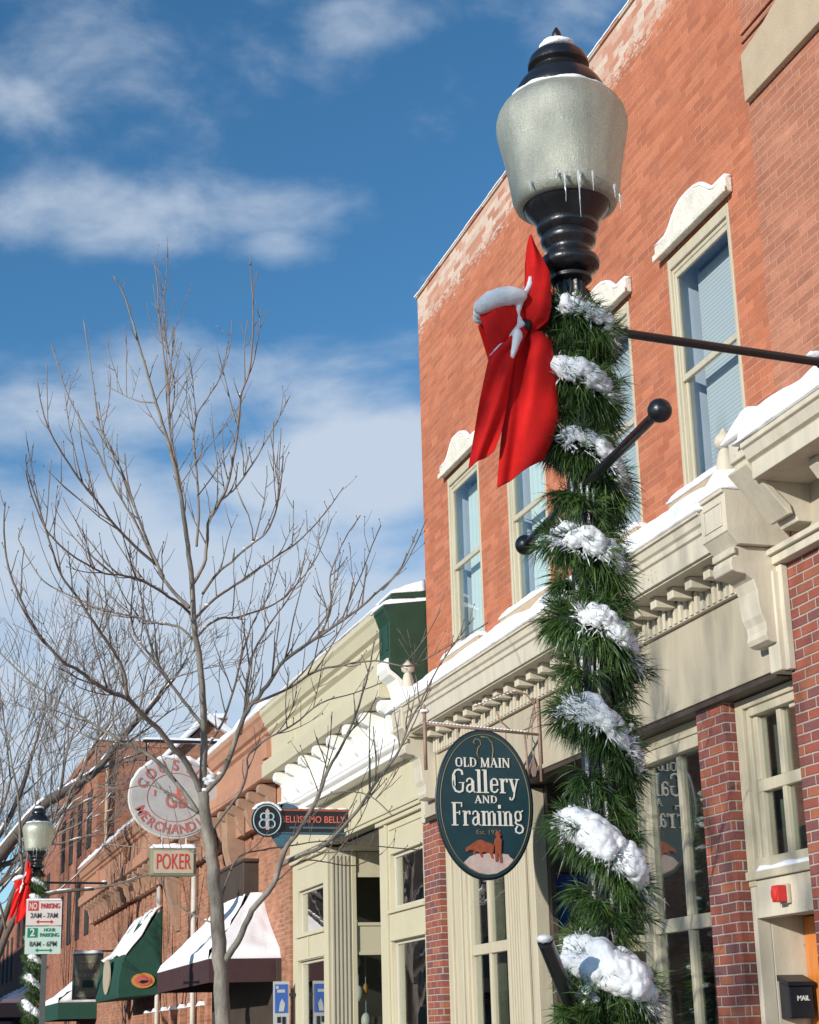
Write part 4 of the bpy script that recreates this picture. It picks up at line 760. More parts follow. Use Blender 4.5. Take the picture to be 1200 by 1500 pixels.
for (yy,u,l) in((527,-.012,.035),(530,.012,.03),(505,-.012,.05),(630,-.008,.04),(632,.01,.05),(735,-.012,.07),(738,.008,.075),(742,.024,.06),(1000,-.01,.05),(1168,-.03,.05),(555,-.03,.03)):
    P=Vector((AX,AY,0))+RT*u+TO*.072; m=MB(); icicle(m,P.x,P.y,zrow(yy-12),l,.0042); m.build('icicle','ice',gar,smooth=True)
# red bow
KN=Vector((1.909,4.829,3.815)); KN=EYE+(KN-EYE)*.985
bow=thing('bow',KN,'large red velvet bow dusted with snow, tied to the near lamp post','bow','red bows on the lamp posts')
LOOP_FAR=[[0.0274,0.329,0.0343,0.3315,0.0,0.005],[0.016,0.2897,0.0457,0.2897,0.01,0.012],[0.0091,0.2406,0.0685,0.2333,0.015,0.02],[0.0069,0.1964,0.0868,0.1866,0.015,0.022],[0.0023,0.135,0.0891,0.1228,0.015,0.025],[-0.0046,0.0737,0.0868,0.0614,0.015,0.022],[-0.0023,0.0295,0.0754,0.0196,0.01,0.018],[0.0023,0.0049,0.0457,-0.0049,0.005,0.01],[0.0046,-0.0147,0.0274,-0.0172,0,0.004]]
LOOP_NEAR=[[-0.1507,0.0442,-0.1165,-0.0933,0.02,0.004],[-0.1324,0.0589,-0.0982,-0.0786,0.03,0.02],[-0.1028,0.0712,-0.0731,-0.0614,0.035,0.028],[-0.0685,0.0835,-0.0502,-0.0417,0.03,0.026],[-0.0343,0.0908,-0.0274,-0.0246,0.02,0.02],[-0.0091,0.0835,-0.0091,-0.0147,0.01,0.012],[0.0046,0.0589,0.0023,-0.0098,0,0.005]]
TAIL_NEAR=[[-0.0228,0.0049,0.0091,-0.0147,0.0,0.008],[-0.0685,-0.0417,-0.0114,-0.0614,0.01,0.012],[-0.1256,-0.1129,-0.0411,-0.1228,0.02,0.012],[-0.1439,-0.1915,-0.0571,-0.1964,0.022,0.01],[-0.1621,-0.275,-0.0754,-0.2946,0.02,0.008],[-0.1804,-0.3683,-0.0959,-0.3732,0.015,0.008],[-0.2055,-0.4862,-0.121,-0.4346,0.01,0.008]]
TAIL_FAR=[[-0.0137,-0.0147,0.0457,-0.0049,0.0,0.01],[-0.032,-0.0614,0.0822,-0.0491,0.012,0.03],[-0.0548,-0.1228,0.0936,-0.1228,0.015,0.045],[-0.0685,-0.1964,0.0936,-0.221,0.01,0.05],[-0.0845,-0.2946,0.0913,-0.3192,0.01,0.04],[-0.1005,-0.4051,0.0685,-0.3928,0.01,0.03],[-0.1165,-0.5475,0.0388,-0.4518,0.01,0.02]]
def ribbon(name,rows,mode,wave=.006,seed=0,back=None,w0=0,depth=1.):
    m=MB(); nc=12
    def sheet(sign,sh):
        vs=[];fs=[]
        R_=[]
        for i in range(len(rows)-1):
            for q in range(4):
                t=q/4; R_.append([a+(b-a)*t for a,b in zip(rows[i],rows[i+1])])
        R_.append(rows[-1])
        for i,(lx,ly,rx,ry,w,bu) in enumerate(R_):
            for j in range(nc+1):
                u=j/nc; 
                prof=math.sin(math.pi*u)
                if mode=='fold': prof=math.sin(math.pi*min(1,u*1.0))**.8*(1 if u>.0 else 0)-.9*math.exp(-((u-.28)/.10)**2)
                z_=w+w0+sign*bu*prof*depth+wave*math.sin(u*9+i*.35+seed)*min(1,i/6)
                P=KN+RT*(lx+(rx-lx)*u)+UP*(ly+(ry-ly)*u)+TO*(z_+sh); vs.append(P)
        for i in range(len(R_)-1):
            for j in range(nc): a=i*(nc+1)+j; fs.append((a,a+1,a+nc+2,a+nc+1))
        m.add(vs,fs)
    sheet(1,0)
    if back is not None: sheet(-1,back)
    o=m.build(name,'red',bow,smooth=True); sd=o.modifiers.new('thick','SOLIDIFY'); sd.thickness=.0025
    ss=o.modifiers.new('smooth','SUBSURF'); ss.levels=1; ss.render_levels=1; return o
ribbon('loop',LOOP_FAR,'lens',.004,1,-.05); nl=ribbon('loop',LOOP_NEAR,'lens',.003,2,-.10)
ribbon('tail',TAIL_NEAR,'lens',.010,3,w0=.02,depth=1.1); ribbon('tail',TAIL_FAR,'fold',.006,0,w0=-.01,depth=1.05)
m=MB(); m.ball(KN+TO*.015,.02,None,14,10,(1,1,1.1),.2,2); m.build('knot','black2',bow,smooth=True)
s=MB(); rg=random.Random(2)
for i in range(22):
    u=i/21; x=-.142+.128*u; zt=.044+.04*u; hgt=math.sin(math.pi*(u*.86+.10))**.6
    for q in range(3): s.ball(KN+RT*x+UP*(zt+.020*hgt+.004)+TO*(-.04+.04*q),.016+.022*hgt,None,16,12,(1,1,.9),.10,2,i*.15)
for i in range(12):
    u=i/11; s.ball(KN+RT*(-.02+.055*u*0-.012*math.sin(u*5)+.03*u)+UP*(.0+.16*u)+TO*.03,.008+.004*rg.random(),None,8,6,(1,1,1.3),.3,3,i)
for i in range(14):
    u=i/13; s.ball(KN+RT*(-.012-.105*u)+UP*(.0-.105*u**1.1)+TO*(.03),.010-.004*u,None,8,6,(1.2,1,1),.3,3,i+90)
for i in range(9):
    u=i/8; s.ball(KN+RT*(-.03-.02*u)+UP*(-.045-.075*u)+TO*(.045+.015*u),.017*(1-.5*u),None,10,8,(1,1,1.4),.3,3,i+60)
_o=s.build('snow','snow',bow,smooth=True); _m=_o.modifiers.new('fuse','REMESH'); _m.mode='VOXEL'; _m.voxel_size=.005; _m.use_smooth_shade=True; _m=_o.modifiers.new('soft','SMOOTH'); _m.factor=.5; _m.iterations=6
# ---------------------------------------------------------------- second lamp further down the kerb
L2=Vector((2.10,25.0,0)); dl=L2-Vector((AX,AY,0))
copy_tree(lamp,L2,None,'black street lamp far down the kerb behind the parking sign, snow on its cap')
copy_tree(gar,gar.location+dl,None,'small distant snowy garland on the far lamp post beneath the parking panels')
copy_tree(bow,bow.location+dl+Vector((.02,-.03,.02)),None,'small distant red bow on the far lamp post, left of the parking panels')
# ---------------------------------------------------------------- signs
def lay(s,cx,y,z,size,mat,name,par,width=None,bold=0.,rot=0,depth=.004,scale_up=1.):
    r=Vector((math.cos(rot),0,math.sin(rot))); u=Vector((-math.sin(rot),0,math.cos(rot)))
    o=text(s,size,(cx,y,z),r,u,mat,name,par,1.,bold,depth,scale_up=scale_up)
    if width:
        xs=[v.co.x for v in o.data.vertices]; a,b=min(xs),max(xs); k=width/(b-a); off=0; pp=par
        while pp is not None: off+=pp.location.x; pp=pp.parent
        c=cx-off
        for v in o.data.vertices: v.co.x=c+(v.co.x-(a+b)/2)*k
    return o
def ellipse(cx,cz,rx,rz,n=64): return [(cx+rx*math.cos(2*math.pi*i/n),cz+rz*math.sin(2*math.pi*i/n)) for i in range(n)]
def ring(mb,cx,y,cz,rx,rz,r,n=64,mat=None): mb.tube([(cx+rx*math.cos(2*math.pi*i/n),y,cz+rz*math.sin(2*math.pi*i/n)) for i in range(n+1)],r,6,mat,cap=False)
SX,SY,SZ=4.94,14.0,3.515
sg=thing('hanging_sign',(SX,SY,SZ),'oval dark teal sign reading OLD MAIN Gallery AND Framing, hanging from a scrolled iron bracket','sign')
b=MB(); b.prism(ellipse(SX,SZ,.432,.63),'y',SY-.025,SY+.025); b.build('board','signblue',sg,bevel=.006)
b=MB(); ring(b,SX,SY,SZ,.436,.634,.013); b.build('rim','black2',sg,smooth=True)
b=MB(); ring(b,SX,SY-.0255,SZ,.405,.60,.004); b.build('gold_line','goldline',sg,smooth=True)
b=MB(); b.tube([(SX+x,SY-.028,SZ+z) for x,z in((-.04,.385),(-.06,.43),(-.05,.48),(-.02,.51),(-.03,.55),(-.07,.56),(-.09,.53),(-.07,.51))],.005,5); b.tube([(SX+x,SY-.028,SZ+z) for x,z in((-.02,.58),(.04,.575),(.08,.53),(.09,.47),(.08,.40),(.07,.37))],.005,5); b.build('scroll_line','goldline',sg,smooth=True)
yt=SY-.029
def serif_word(s,cx,z,size,width,name,bold): return lay(s,cx,yt,z,size,'letter',name,sg,width,bold)
def strokes(word,x0,x1,z0,H,name):
    """condensed bracketed-serif letters drawn with thick stems and thin hairlines; glyph box units, x-height .62"""
    G={
    'G':(.62,[([(.52,.78),(.50,.93),(.36,1.0),(.20,.95),(.10,.75),(.08,.5),(.10,.25),(.20,.05),(.36,0),(.50,.06),(.53,.22),(.53,.40)],.075),([(.36,.42),(.60,.42)],.035),([(.13,.28),(.13,.72)],.11)],[]),
    'F':(.56,[([(.17,.0),(.17,.97)],.13),([(.05,.97),(.54,.97)],.05),([(.17,.54),(.42,.54)],.045),([(.53,.98),(.53,.80)],.045),([(.42,.62),(.42,.46)],.04)],[(.03,.33,.0)]),
    'a':(.5,[([(.09,.47),(.13,.58),(.23,.62),(.33,.57),(.36,.45)],.06),([(.36,.50),(.36,.06)],.12),([(.36,.38),(.16,.32),(.09,.2),(.11,.06),(.2,.01),(.30,.06),(.36,.14)],.07),([(.36,.05),(.46,.01)],.05)],[]),
    'l':(.30,[([(.15,.0),(.15,.99)],.125)],[(.03,.28,0.),(.02,.16,.99)]),
    'e':(.48,[([(.09,.34),(.40,.34),(.39,.50),(.32,.60),(.23,.62),(.13,.55),(.09,.40),(.09,.22),(.13,.07),(.24,.01),(.35,.05),(.41,.15)],.06),([(.12,.14),(.12,.50)],.10)],[]),
    'r':(.42,[([(.14,0),(.14,.6)],.125),([(.16,.42),(.23,.57),(.34,.62)],.05),([(.36,.60),(.36,.48)],.075)],[(.03,.27,0.),(.02,.15,.6)]),
    'y':(.50,[([(.12,.60),(.26,.08)],.11),([(.42,.60),(.27,.06),(.24,-.16),(.16,-.30),(.07,-.30),(.05,-.2)],.055)],[(.02,.23,.6),(.33,.50,.6)]),
    'm':(.80,[([(.14,0),(.14,.6)],.12),([(.40,0),(.40,.5)],.12),([(.66,0),(.66,.5)],.12),([(.15,.45),(.22,.58),(.32,.61),(.40,.48)],.05),([(.41,.45),(.48,.58),(.58,.61),(.66,.48)],.05)],[(.03,.25,0),(.31,.49,0),(.57,.77,0),(.02,.15,.6)]),
    'n':(.54,[([(.14,0),(.14,.6)],.12),([(.40,0),(.40,.5)],.12),([(.15,.45),(.22,.58),(.32,.61),(.40,.48)],.05)],[(.03,.25,0),(.31,.51,0),(.02,.15,.6)]),
    'O':(.80,[([(.40,.98),(.20,.90),(.12,.70),(.11,.5),(.12,.30),(.20,.10),(.40,.02),(.60,.10),(.68,.30),(.69,.5),(.68,.70),(.60,.90),(.40,.98)],.09),([(.13,.3),(.13,.7)],.13),([(.67,.3),(.67,.7)],.13)],[]),
    'L':(.62,[([(.20,0),(.20,1)],.16),([(.2,.03),(.56,.03)],.06),([(.55,.02),(.56,.22)],.06)],[(.05,.36,1.0)]),
    'D':(.80,[([(.20,0),(.20,1)],.16),([(.1,.97),(.4,.97),(.60,.85),(.68,.65),(.68,.35),(.60,.15),(.4,.03),(.1,.03)],.08),([(.66,.32),(.66,.68)],.13)],[]),
    'M':(1.0,[([(.16,0),(.18,1)],.07),([(.18,1),(.48,.05)],.15),([(.48,.05),(.80,1)],.06),([(.82,0),(.82,1)],.16)],[(.04,.28,0),(.68,.96,0),(.05,.2,1.0),(.8,.95,1.)]),
    'A':(.82,[([(.12,0),(.40,1)],.06),([(.38,1),(.68,0)],.16),([(.22,.33),(.58,.33)],.05)],[(.0,.25,0),(.54,.82,0)]),
    'I':(.40,[([(.2,0),(.2,1)],.16)],[(.05,.35,0),(.05,.35,1.)]),
    'N':(.86,[([(.16,0),(.16,1)],.07),([(.16,1),(.70,.03)],.15),([(.70,0),(.70,1)],.07)],[(.04,.28,0),(.58,.82,1.),(.02,.2,1.)]),
    ' ':(.34,[],[]),
    'i':(.28,[([(.14,0),(.14,.6)],.12),([(.14,.76),(.14,.88)],.12)],[(.03,.26,0),(.02,.15,.6)]),
    'g':(.52,[([(.24,.62),(.13,.58),(.09,.42),(.13,.26),(.24,.21),(.35,.26),(.38,.42),(.35,.58),(.24,.62)],.075),([(.36,.58),(.48,.66)],.05),([(.15,.24),(.09,.12),(.18,.05),(.38,-.0),(.47,-.13),(.42,-.28),(.26,-.34),(.11,-.28),(.09,-.15),(.18,-.03)],.07)],[]),
    }
    tot=sum(G[c][0] for c in word); kx=(x1-x0)/tot/1.0; mb=MB(); x=x0; k=0
    def bar(p,q,w):
        nonlocal k
        p=Vector((p[0],p[1])); q=Vector((q[0],q[1])); d=q-p
        if d.length<1e-6: return
        d.normalize(); n=Vector((-d.y,d.x))*w/2; e=d*w*.18; k+=1; yy=yt-.0004*(k%7)
        pts=[p-e+n,p-e-n,q+e-n,q+e+n]; mb.prism([(a.x,a.y) for a in pts],'y',yy-.004,yy+.003)
    for c in word:
        adv,st,se=G[c]; T=lambda p:(x+p[0]*kx,z0+p[1]*H)
        for pl,w in st:
            for a,b_ in zip(pl[:-1],pl[1:]): bar(T(a),T(b_),w*kx)
        for a,b_,zz in se: bar(T((a,zz)),T((b_,zz)),.045*H)
        x+=adv*kx
    return mb.build(name,'letter',sg)
strokes('OLD MAIN',SX-.265,SX+.24,SZ+.315,.078,'lettering')
strokes('Gallery',SX-.305,SX+.315,SZ+.095,.195,'lettering')
strokes('AND',SX-.10,SX+.11,SZ+.005,.062,'lettering')
strokes('Framing',SX-.315,SX+.345,SZ-.185,.195,'lettering')
lay('Est. 1974',SX+.02,yt,SZ-.26,.055,'goldline','lettering',sg,.22,.0)
b=MB(); b.prism([(SX+x,SZ+z) for x,z in((-.215,-.50),(-.16,-.45),(-.10,-.425),(-.03,-.43),(.03,-.41),(.08,-.44),(.14,-.425),(.19,-.43),(.20,-.45),(.235,-.475),(.18,-.535),(.08,-.59),(0,-.60),(-.08,-.585),(-.16,-.545))],'y',yt-.003,yt+.003); b.build('snow_picture','pinkwhite',sg)
b=MB(); b.prism([(SX+x,SZ+z) for x,z in((-.20,-.40),(-.19,-.375),(-.155,-.355),(-.12,-.33),(-.09,-.312),(-.05,-.308),(-.01,-.325),(.03,-.335),(.06,-.355),(.055,-.40),(.045,-.42),(.05,-.465),(.035,-.465),(.02,-.425),(-.02,-.41),(-.05,-.415),(-.045,-.455),(-.06,-.455),(-.075,-.415),(-.10,-.405),(-.115,-.435),(-.13,-.43),(-.125,-.395),(-.16,-.395),(-.185,-.41))],'y',yt-.007,yt-.0035); b.build('animal_picture','rustpaint',sg)
b=MB(); b.prism([(SX+x,SZ+z) for x,z in((.065,-.45),(.07,-.38),(.06,-.34),(.07,-.30),(.085,-.285),(.08,-.27),(.065,-.265),(.085,-.255),(.09,-.235),(.11,-.235),(.115,-.255),(.135,-.265),(.118,-.272),(.115,-.288),(.13,-.31),(.125,-.36),(.12,-.42),(.125,-.50),(.105,-.50),(.10,-.43),(.09,-.43),(.085,-.49),(.068,-.49))],'y',yt-.011,yt-.0075); b.build('rider_picture','rustpaint',sg)
br=thing('sign_bracket',(5.47,SY,4.1),'rusty scrolled iron bracket on the sign band, holding the oval gallery sign','bracket')
m=MB(); q=.012
m.tube([(5.478,SY,4.52),(5.478,SY,3.72)],.014,6); m.tube([(5.478,SY,4.13),(4.42,SY,4.20)],q,6); m.tube([(4.42,SY,4.29),(4.42,SY,3.80)],.016,6); m.build('bar','iron',br,smooth=True)
m=MB(); m.tube([(4.88,SY,4.36),(5.1,SY,4.47),(5.25,SY,4.51),(5.37,SY,4.49),(5.44,SY,4.40),(5.45,SY,4.30),(5.40,SY,4.20),(5.30,SY,4.15),(5.2,SY,4.17),(5.12,SY,4.24),(5.08,SY,4.33)],.008,6); m.tube([(5.34,SY,4.15),(5.35,SY,3.9),(5.36,SY,3.66)],.010,6); m.tube([(5.45,SY,4.45),(5.41,SY,4.2),(5.40,SY,4.0),(5.44,SY,3.85)],.006,5); m.tube([(5.42,SY,3.95),(5.38,SY,3.86),(5.36,SY,3.80)],.006,5); m.build('scroll','iron',br,smooth=True)
m=MB(); m.prism([(5.385,3.82),(5.41,3.93),(5.435,3.82),(5.42,3.76),(5.40,3.76)],'y',SY-.012,SY+.012); m.build('leaf','iron',br)
m=MB(); m.tube([(SX-.22,SY,SZ+.55),(SX-.22,SY,4.165)],.006,5); rep(m.build('hanger','iron',br),.44)
m=MB(); m.lathe([(.024,4.29),(.03,4.30),(.018,4.33),(.004,4.37)],4.42,SY,10); m.build('finial','iron',br,smooth=True)
s=MB()
for i in range(30):
    t=i/29; s.ball((4.44+.9*t,SY,4.20-.06*t+.016),.013,None,8,6,(1.6,1,.55),.3,3,i)
for i in range(12):
    t=i/11; s.ball((4.90+.36*t,SY,4.373+.135*t+.006),.011,None,8,6,(1.6,1,.6),.3,3,i)
s.ball((4.42,SY,4.31),.03,None,10,8,(1.5,1,.7),.3,3,3); s.build('snow','snow',br,smooth=True)
# projecting café sign
PY=20.9
ps=thing('projecting_sign',(4.9,PY,4.2),'long dark projecting sign reading BELLISSIMO BELLY with a round emblem and snow on top','sign')
b=MB(); b.box(4.66,5.545,PY-.02,PY+.02,4.05,4.355); b.box(4.66,5.545,PY-.03,PY-.02,4.335,4.36,'rustpaint'); b.build('board','black2',ps)
b=MB(); b.box(4.66,5.545,PY-.026,PY-.021,4.055,4.075); b.box(4.8,5.545,PY-.026,PY-.021,4.12,4.145); b.build('stripe','bluemetal',ps)
lay('BELLISSIMO BELLY',5.105,PY-.026,4.195,.115,'redletter','lettering',ps,.82,.012)
b=MB(); b.prism(ellipse(4.515,4.215,.195,.205,40),'y',PY-.05,PY-.0215); b.build('emblem_disc','black2',ps)
b=MB(); ring(b,4.515,PY-.052,4.215,.172,.182,.008,40); 
for dx,dz,r in((-.042,.045,.04),(.042,.045,.04),(-.048,-.045,.05),(.048,-.045,.05)): ring(b,4.515+dx,PY-.053,4.215+dz,r,r,.010,18)
b.build('emblem_ring','ltblue',ps,smooth=True)
b=MB()
b.prism([(4.495,4.10),(4.535,4.10),(4.54,4.33),(4.515,4.36),(4.49,4.33)],'y',PY-.058,PY-.054); b.build('emblem_figure','pinkwhite',ps)
b=MB(); b.prism([(4.62,4.30),(4.66,4.42),(4.74,4.44),(4.85,4.42),(4.92,4.38),(4.92,4.36),(4.62,4.36)],'y',PY-.02,PY+.02); b.build('scrollwork','bluemetal',ps,bevel=.008); b=MB(); b.prism([(4.57,4.03),(4.64,3.93),(4.70,3.86),(4.745,3.92),(4.80,4.0),(4.85,4.045),(4.62,4.06)],'y',PY-.02,PY+.02); b.build('scrollwork','bluemetal',ps,bevel=.008)
s=MB()
for i in range(26):
    t=i/25; x=4.36+.32*t; s.ball((x,PY-.03,4.215+math.sqrt(max(0,.205**2-(x-4.515)**2))+.01),.024,None,8,6,(1.2,1.2,.7),.3,3,i)
for i in range(36): s.ball((4.68+.86*i/35,PY,(4.45-.02*abs(i-5)/5 if i<11 else 4.37)),.020+.008*math.sin(i),None,8,6,(1.4,1.3,.6),.3,3,i)
s.build('snow','snow',ps,smooth=True)
# round sign and the poker box under it
RY=28.5; RX,RZ=4.60,5.53
rs=thing('round_sign',(RX,RY,RZ),'round white hanging sign with red letters around its rim, behind the bare tree','sign')
b=MB(); b.prism(ellipse(RX,RZ,.74,.645),'y',RY-.04,RY+.04); b.build('board','signwhite',rs,bevel=.01)
b=MB(); ring(b,RX,RY,RZ,.755,.66,.028); b.build('rim','pipe',rs,smooth=True)
b=MB(); ring(b,RX,RY-.042,RZ,.47,.40,.007); b.build('line','fadedred',rs,smooth=True)
def arc(word,a0,a1,rx,rz,size,flip,name):
    n=len(word)
    for i,c in enumerate(word):
        if c==' ': continue
        a=rad(a0+(a1-a0)*(i/(n-1))); t=a-math.pi/2 if not flip else a+math.pi/2
        u=Vector((math.cos(a),0,math.sin(a)))*(-1 if flip else 1)
        P=(RX+rx*math.cos(a),RY-.046,RZ+rz*math.sin(a))
        text(c,size,P,(math.cos(t),0,math.sin(t)),tuple(u),'fadedred',name,rs,.9,.02,.006)
arc('COUSINS',155,25,.52,.45,.24,False,'lettering'); arc('MERCHANDISE',205,335,.70,.60,.22,True,'lettering')
lay('GB',RX+.02,RY-.046,RZ-.17,.34,'fadedred','lettering',rs,.36,.02)
b=MB(); b.box(RX+.02,RX+.07,RY-.05,RY-.041,RZ+.0,RZ+.2); b.box(RX-.36,RX-.33,RY-.05,RY-.041,RZ+.02,RZ+.12); b.build('mark','redletter',rs)
b=MB(); b.box(4.05,5.6,RY-.03,RY+.03,6.44,6.50); b.box(4.1,4.125,RY-.012,RY+.012,6.0,6.44); b.box(5.02,5.045,RY-.012,RY+.012,6.05,6.44); b.build('hanging_beam','black',rs)
s=MB(); snow_cap(s,4.05,5.6,RY-.04,RY+.04,lambda x,y:6.502,lambda x,y:.03,(40,4),.01,.03,3); 
s.build('snow','snow',rs,smooth=True); s=MB()
s.tube([(RX+.775*math.cos(rad(15+150*i/60)),RY,RZ+.685*math.sin(rad(15+150*i/60))+.006*math.sin(i*1.7)) for i in range(61)],[.006+.03*math.sin(math.pi*i/60)**.5*(1+.35*math.sin(i*.9)) for i in range(61)],8); s.build('snow','snow',rs,smooth=True)
pk=thing('poker_sign',(4.58,RY,4.5),'small cream box sign reading POKER in red, below the round sign','sign')
b=MB(); b.box(4.20,4.96,RY-.10,RY+.10,4.24,4.70); b.build('frame','olive',pk,bevel=.04)
b=MB(); b.box(4.25,4.91,RY-.112,RY-.101,4.285,4.655); b.build('face','signcream',pk,bevel=.004)
lay('POKER',4.58,RY-.118,4.35,.36,'signred','lettering',pk,.56,-.002)
s=MB(); snow_cap(s,4.2,4.97,RY-.12,RY+.11,lambda x,y:4.702,lambda x,y:.06,(16,8),.02,.06,3); s.build('snow','snow',pk,smooth=True)
b=MB(); b.tube([(4.4,RY,4.7),(4.4,RY,4.92)],.015,6); rep(b.build('hanger','pipe',pk),.4)
# parking panels on their post
GY=20.85
pg=thing('parking_sign',(1.88,GY,0),'grey post carrying a red NO PARKING panel above a green 2 HOUR PARKING panel','sign')
b=MB(); b.box(1.845,1.905,GY+.01,GY+.07,0,3.2); b.build('post','steel',pg)
def arrow(mb,cx,z,w,y,h=.010):
    mb.prism([(cx-w,z),(cx-w+.03,z+.022),(cx-w+.03,z+h*.7),(cx+w-.03,z+h*.7),(cx+w-.03,z+.022),(cx+w,z),(cx+w-.03,z-.022),(cx+w-.03,z-h*.7),(cx-w+.03,z-h*.7),(cx-w+.03,z-.022)],'y',y-.004,y)
for(z0,z1,face,ink,big,l1,l2)in((2.968,3.262,'palePink','signred','NO',('PARKING',),'2AM - 7AM'),(2.645,2.957,'paleGreen','signgreen','2',('HOUR','PARKING'),'8AM - 6PM')):
    b=MB(); b.box(1.645,2.055,GY-.004,GY+.004,z0,z1); pn=b.build('panel',face,pg)
    m=MB(); t=.006; yy=GY-.0085
    m.box(1.668,1.782,yy,GY-.0045,z1-.125,z1-.018); m.build('number_box',ink,pn)
    lay(big,1.725,yy-.001,z1-.108,.105 if big=='NO' else .12,'letter','lettering',pn,.085 if big=='NO' else .055,.02,depth=.003)
    if len(l1)==1: lay(l1[0],1.92,GY-.008,z1-.10,.085,ink,'lettering',pn,.215,.006)
    else: lay(l1[0],1.92,GY-.008,z1-.058,.055,ink,'lettering',pn,.13,.004); lay(l1[1],1.92,GY-.008,z1-.118,.062,ink,'lettering',pn,.215,.005)
    lay(l2,1.85,GY-.008,z0+.085,.085,'steel','lettering',pn,.31,.004)
    m=MB(); arrow(m,1.86,z0+.042,.10,GY-.005); m.build('arrow',ink,pn)
s=MB(); snow_cap(s,1.645,2.055,GY-.012,GY+.012,lambda x,y:3.264,lambda x,y:.012,(24,4),.004,.01,2); s.build('snow','snow',pg,smooth=True)
# blue banner, board sign
bs=thing('banner_sign',(5.37,24,2.1),'narrow blue and white vertical sign on the brick corner beside the yellow shop','sign')
b=MB(); b.box(5.28,5.50,23.985,24.015,1.7,2.40); b.build('panel','signwhite',bs); b=MB(); b.box(5.30,5.48,23.978,23.984,1.98,2.36); b.build('field','blue',bs)
b=MB(); b.box(5.33,5.44,23.972,23.977,2.25,2.29); b.box(5.31,5.35,23.972,23.977,2.30,2.34); b.prism([(5.35,2.0),(5.37,2.12),(5.40,2.17),(5.44,2.1),(5.42,2.0)],'y',23.972,23.977); b.build('emblem','signwhite',bs)
b=MB(); b.box(5.33,5.38,23.978,23.984,1.85,1.93); b.box(5.40,5.45,23.978,23.984,1.80,1.93); b.box(5.33,5.38,23.978,23.984,1.74,1.82); b.build('mark','black2',bs); b=MB(); b.box(5.50,5.6,23.99,24.01,2.2,2.24); b.build('bracket','black',bs)
pb=thing('board_sign',(4.62,40.5,3.1),'grey green framed board sign with pale lettering lines, left of the green awning','sign')
b=MB(); b.box(4.28,4.96,40.47,40.53,2.62,3.64); b.build('frame','steel',pb); b=MB(); b.box(4.34,4.92,40.455,40.469,2.68,3.58); b.build('face','olive',pb)
b=MB(); rg=random.Random(5)
for (z,h_) in((3.42,.05),(3.28,.10),(3.12,.07),(2.76,.06)):
    x=4.42
    while x<4.82: w=rg.uniform(.03,.09); b.box(x,min(x+w,4.86),40.448,40.454,z,z+h_); x+=w+.025
b.build('lettering','tanpic',pb); b=MB(); b.box(4.5,4.75,40.448,40.454,2.88,3.04); b.build('picture','green',pb); b=MB(); b.box(4.3,5.6,40.485,40.515,3.66,3.70); b.build('hanging_bar','black',pb)
s=MB(); snow_cap(s,4.28,4.96,40.44,40.56,lambda x,y:3.64,lambda x,y:.05,(16,6),.02,.05,3); s.build('snow','snow',pb,smooth=True)
# ---------------------------------------------------------------- awnings
def hip_awning(name,lab,x0,y0,y1,ze,zt,ty0,ty1,val,canvas,snowy=.08,ww=5.598,tx=5.42):
    t=thing(name,(5.6,(y0+y1)/2,ze),lab,'awning')
    b=MB(); A=[(x0,y0,ze),(x0,y1,ze),(ww,y1,ze),(ww,y0,ze)]; T=[(tx,ty0,zt),(tx,ty1,zt),(ww,ty1,zt),(ww,ty0,zt)]
    b.add(A+T,[(0,1,5,4),(1,2,6,5),(3,0,4,7),(4,5,6,7)]); b.build('canopy',canvas,t)
    b=MB(); b.box(x0,x0+.015,y0,y1,ze-val,ze-.001); b.box(x0+.0151,ww,y0,y0+.015,ze-val,ze-.001); b.box(x0+.0151,ww,y1-.015,y1,ze-val,ze-.001); b.build('valance',canvas,t)
    # snow lies over the whole slope
    def sf(a,b_,c,d,n,m,seed):
        vs=[];fs=[]; mb=MB(); a,b_,c,d=map(Vector,(a,b_,c,d)); nn=(b_-a).cross(d-a).normalized()
        if nn.z<0: nn=-nn
        for i in range(n+1):
            for j in range(m+1):
                u=i/n;v=j/m; P=(a*(1-u)+b_*u)*(1-v)+(d*(1-u)+c*u)*v
                e=min(1,v/.06) ; sag=-.05*math.sin(math.pi*v)
                vs.append(P+nn*(.012+snowy*e**.5*(1+.5*noise.fractal(Vector((P.x*3,P.y*2.2,P.z*3+seed)),.9,2,3))+sag))
        for i in range(n):
            for j in range(m): k=i*(m+1)+j; fs.append((k,k+1,k+m+2,k+m+1))
        base=len(vs)
        edge=[i*(m+1) for i in range(n+1)]
        for k in edge: vs.append(vs[k]-nn*(snowy*.2+.02))
        for i in range(n): fs.append((edge[i],edge[i+1],base+i+1,base+i))
        return vs,fs
    mb=MB()
    for q in((A[0],A[1],T[1],T[0],24,12,1),(A[3],A[0],T[0],T[3],14,12,2)):
        v,f=sf(*q); mb.add(v,f)
    mb.build('snow','snow',t,smooth=True,weld=True); return t
hip_awning('awning','large snow-covered awning with a dark brown valance on the orange brick building',4.55,24.95,29.7,2.76,3.72,26.3,28.6,.33,'awnbrown',.07)
ga=thing('awning',(5.6,38,2.6),'curved dark green awning with two oval badges, patches of snow on top','awning')
pf=[(5.596,2.58),(4.72,2.52),(4.70,2.60),(4.72,2.95),(4.78,3.22),(4.84,3.38),(5.0,3.52),(5.18,3.72),(5.38,4.02),(5.50,4.22),(5.596,4.30)]
MB().prism(pf,'y',36.0,39.6).build('canopy','awngreen',ga,bevel=.02)
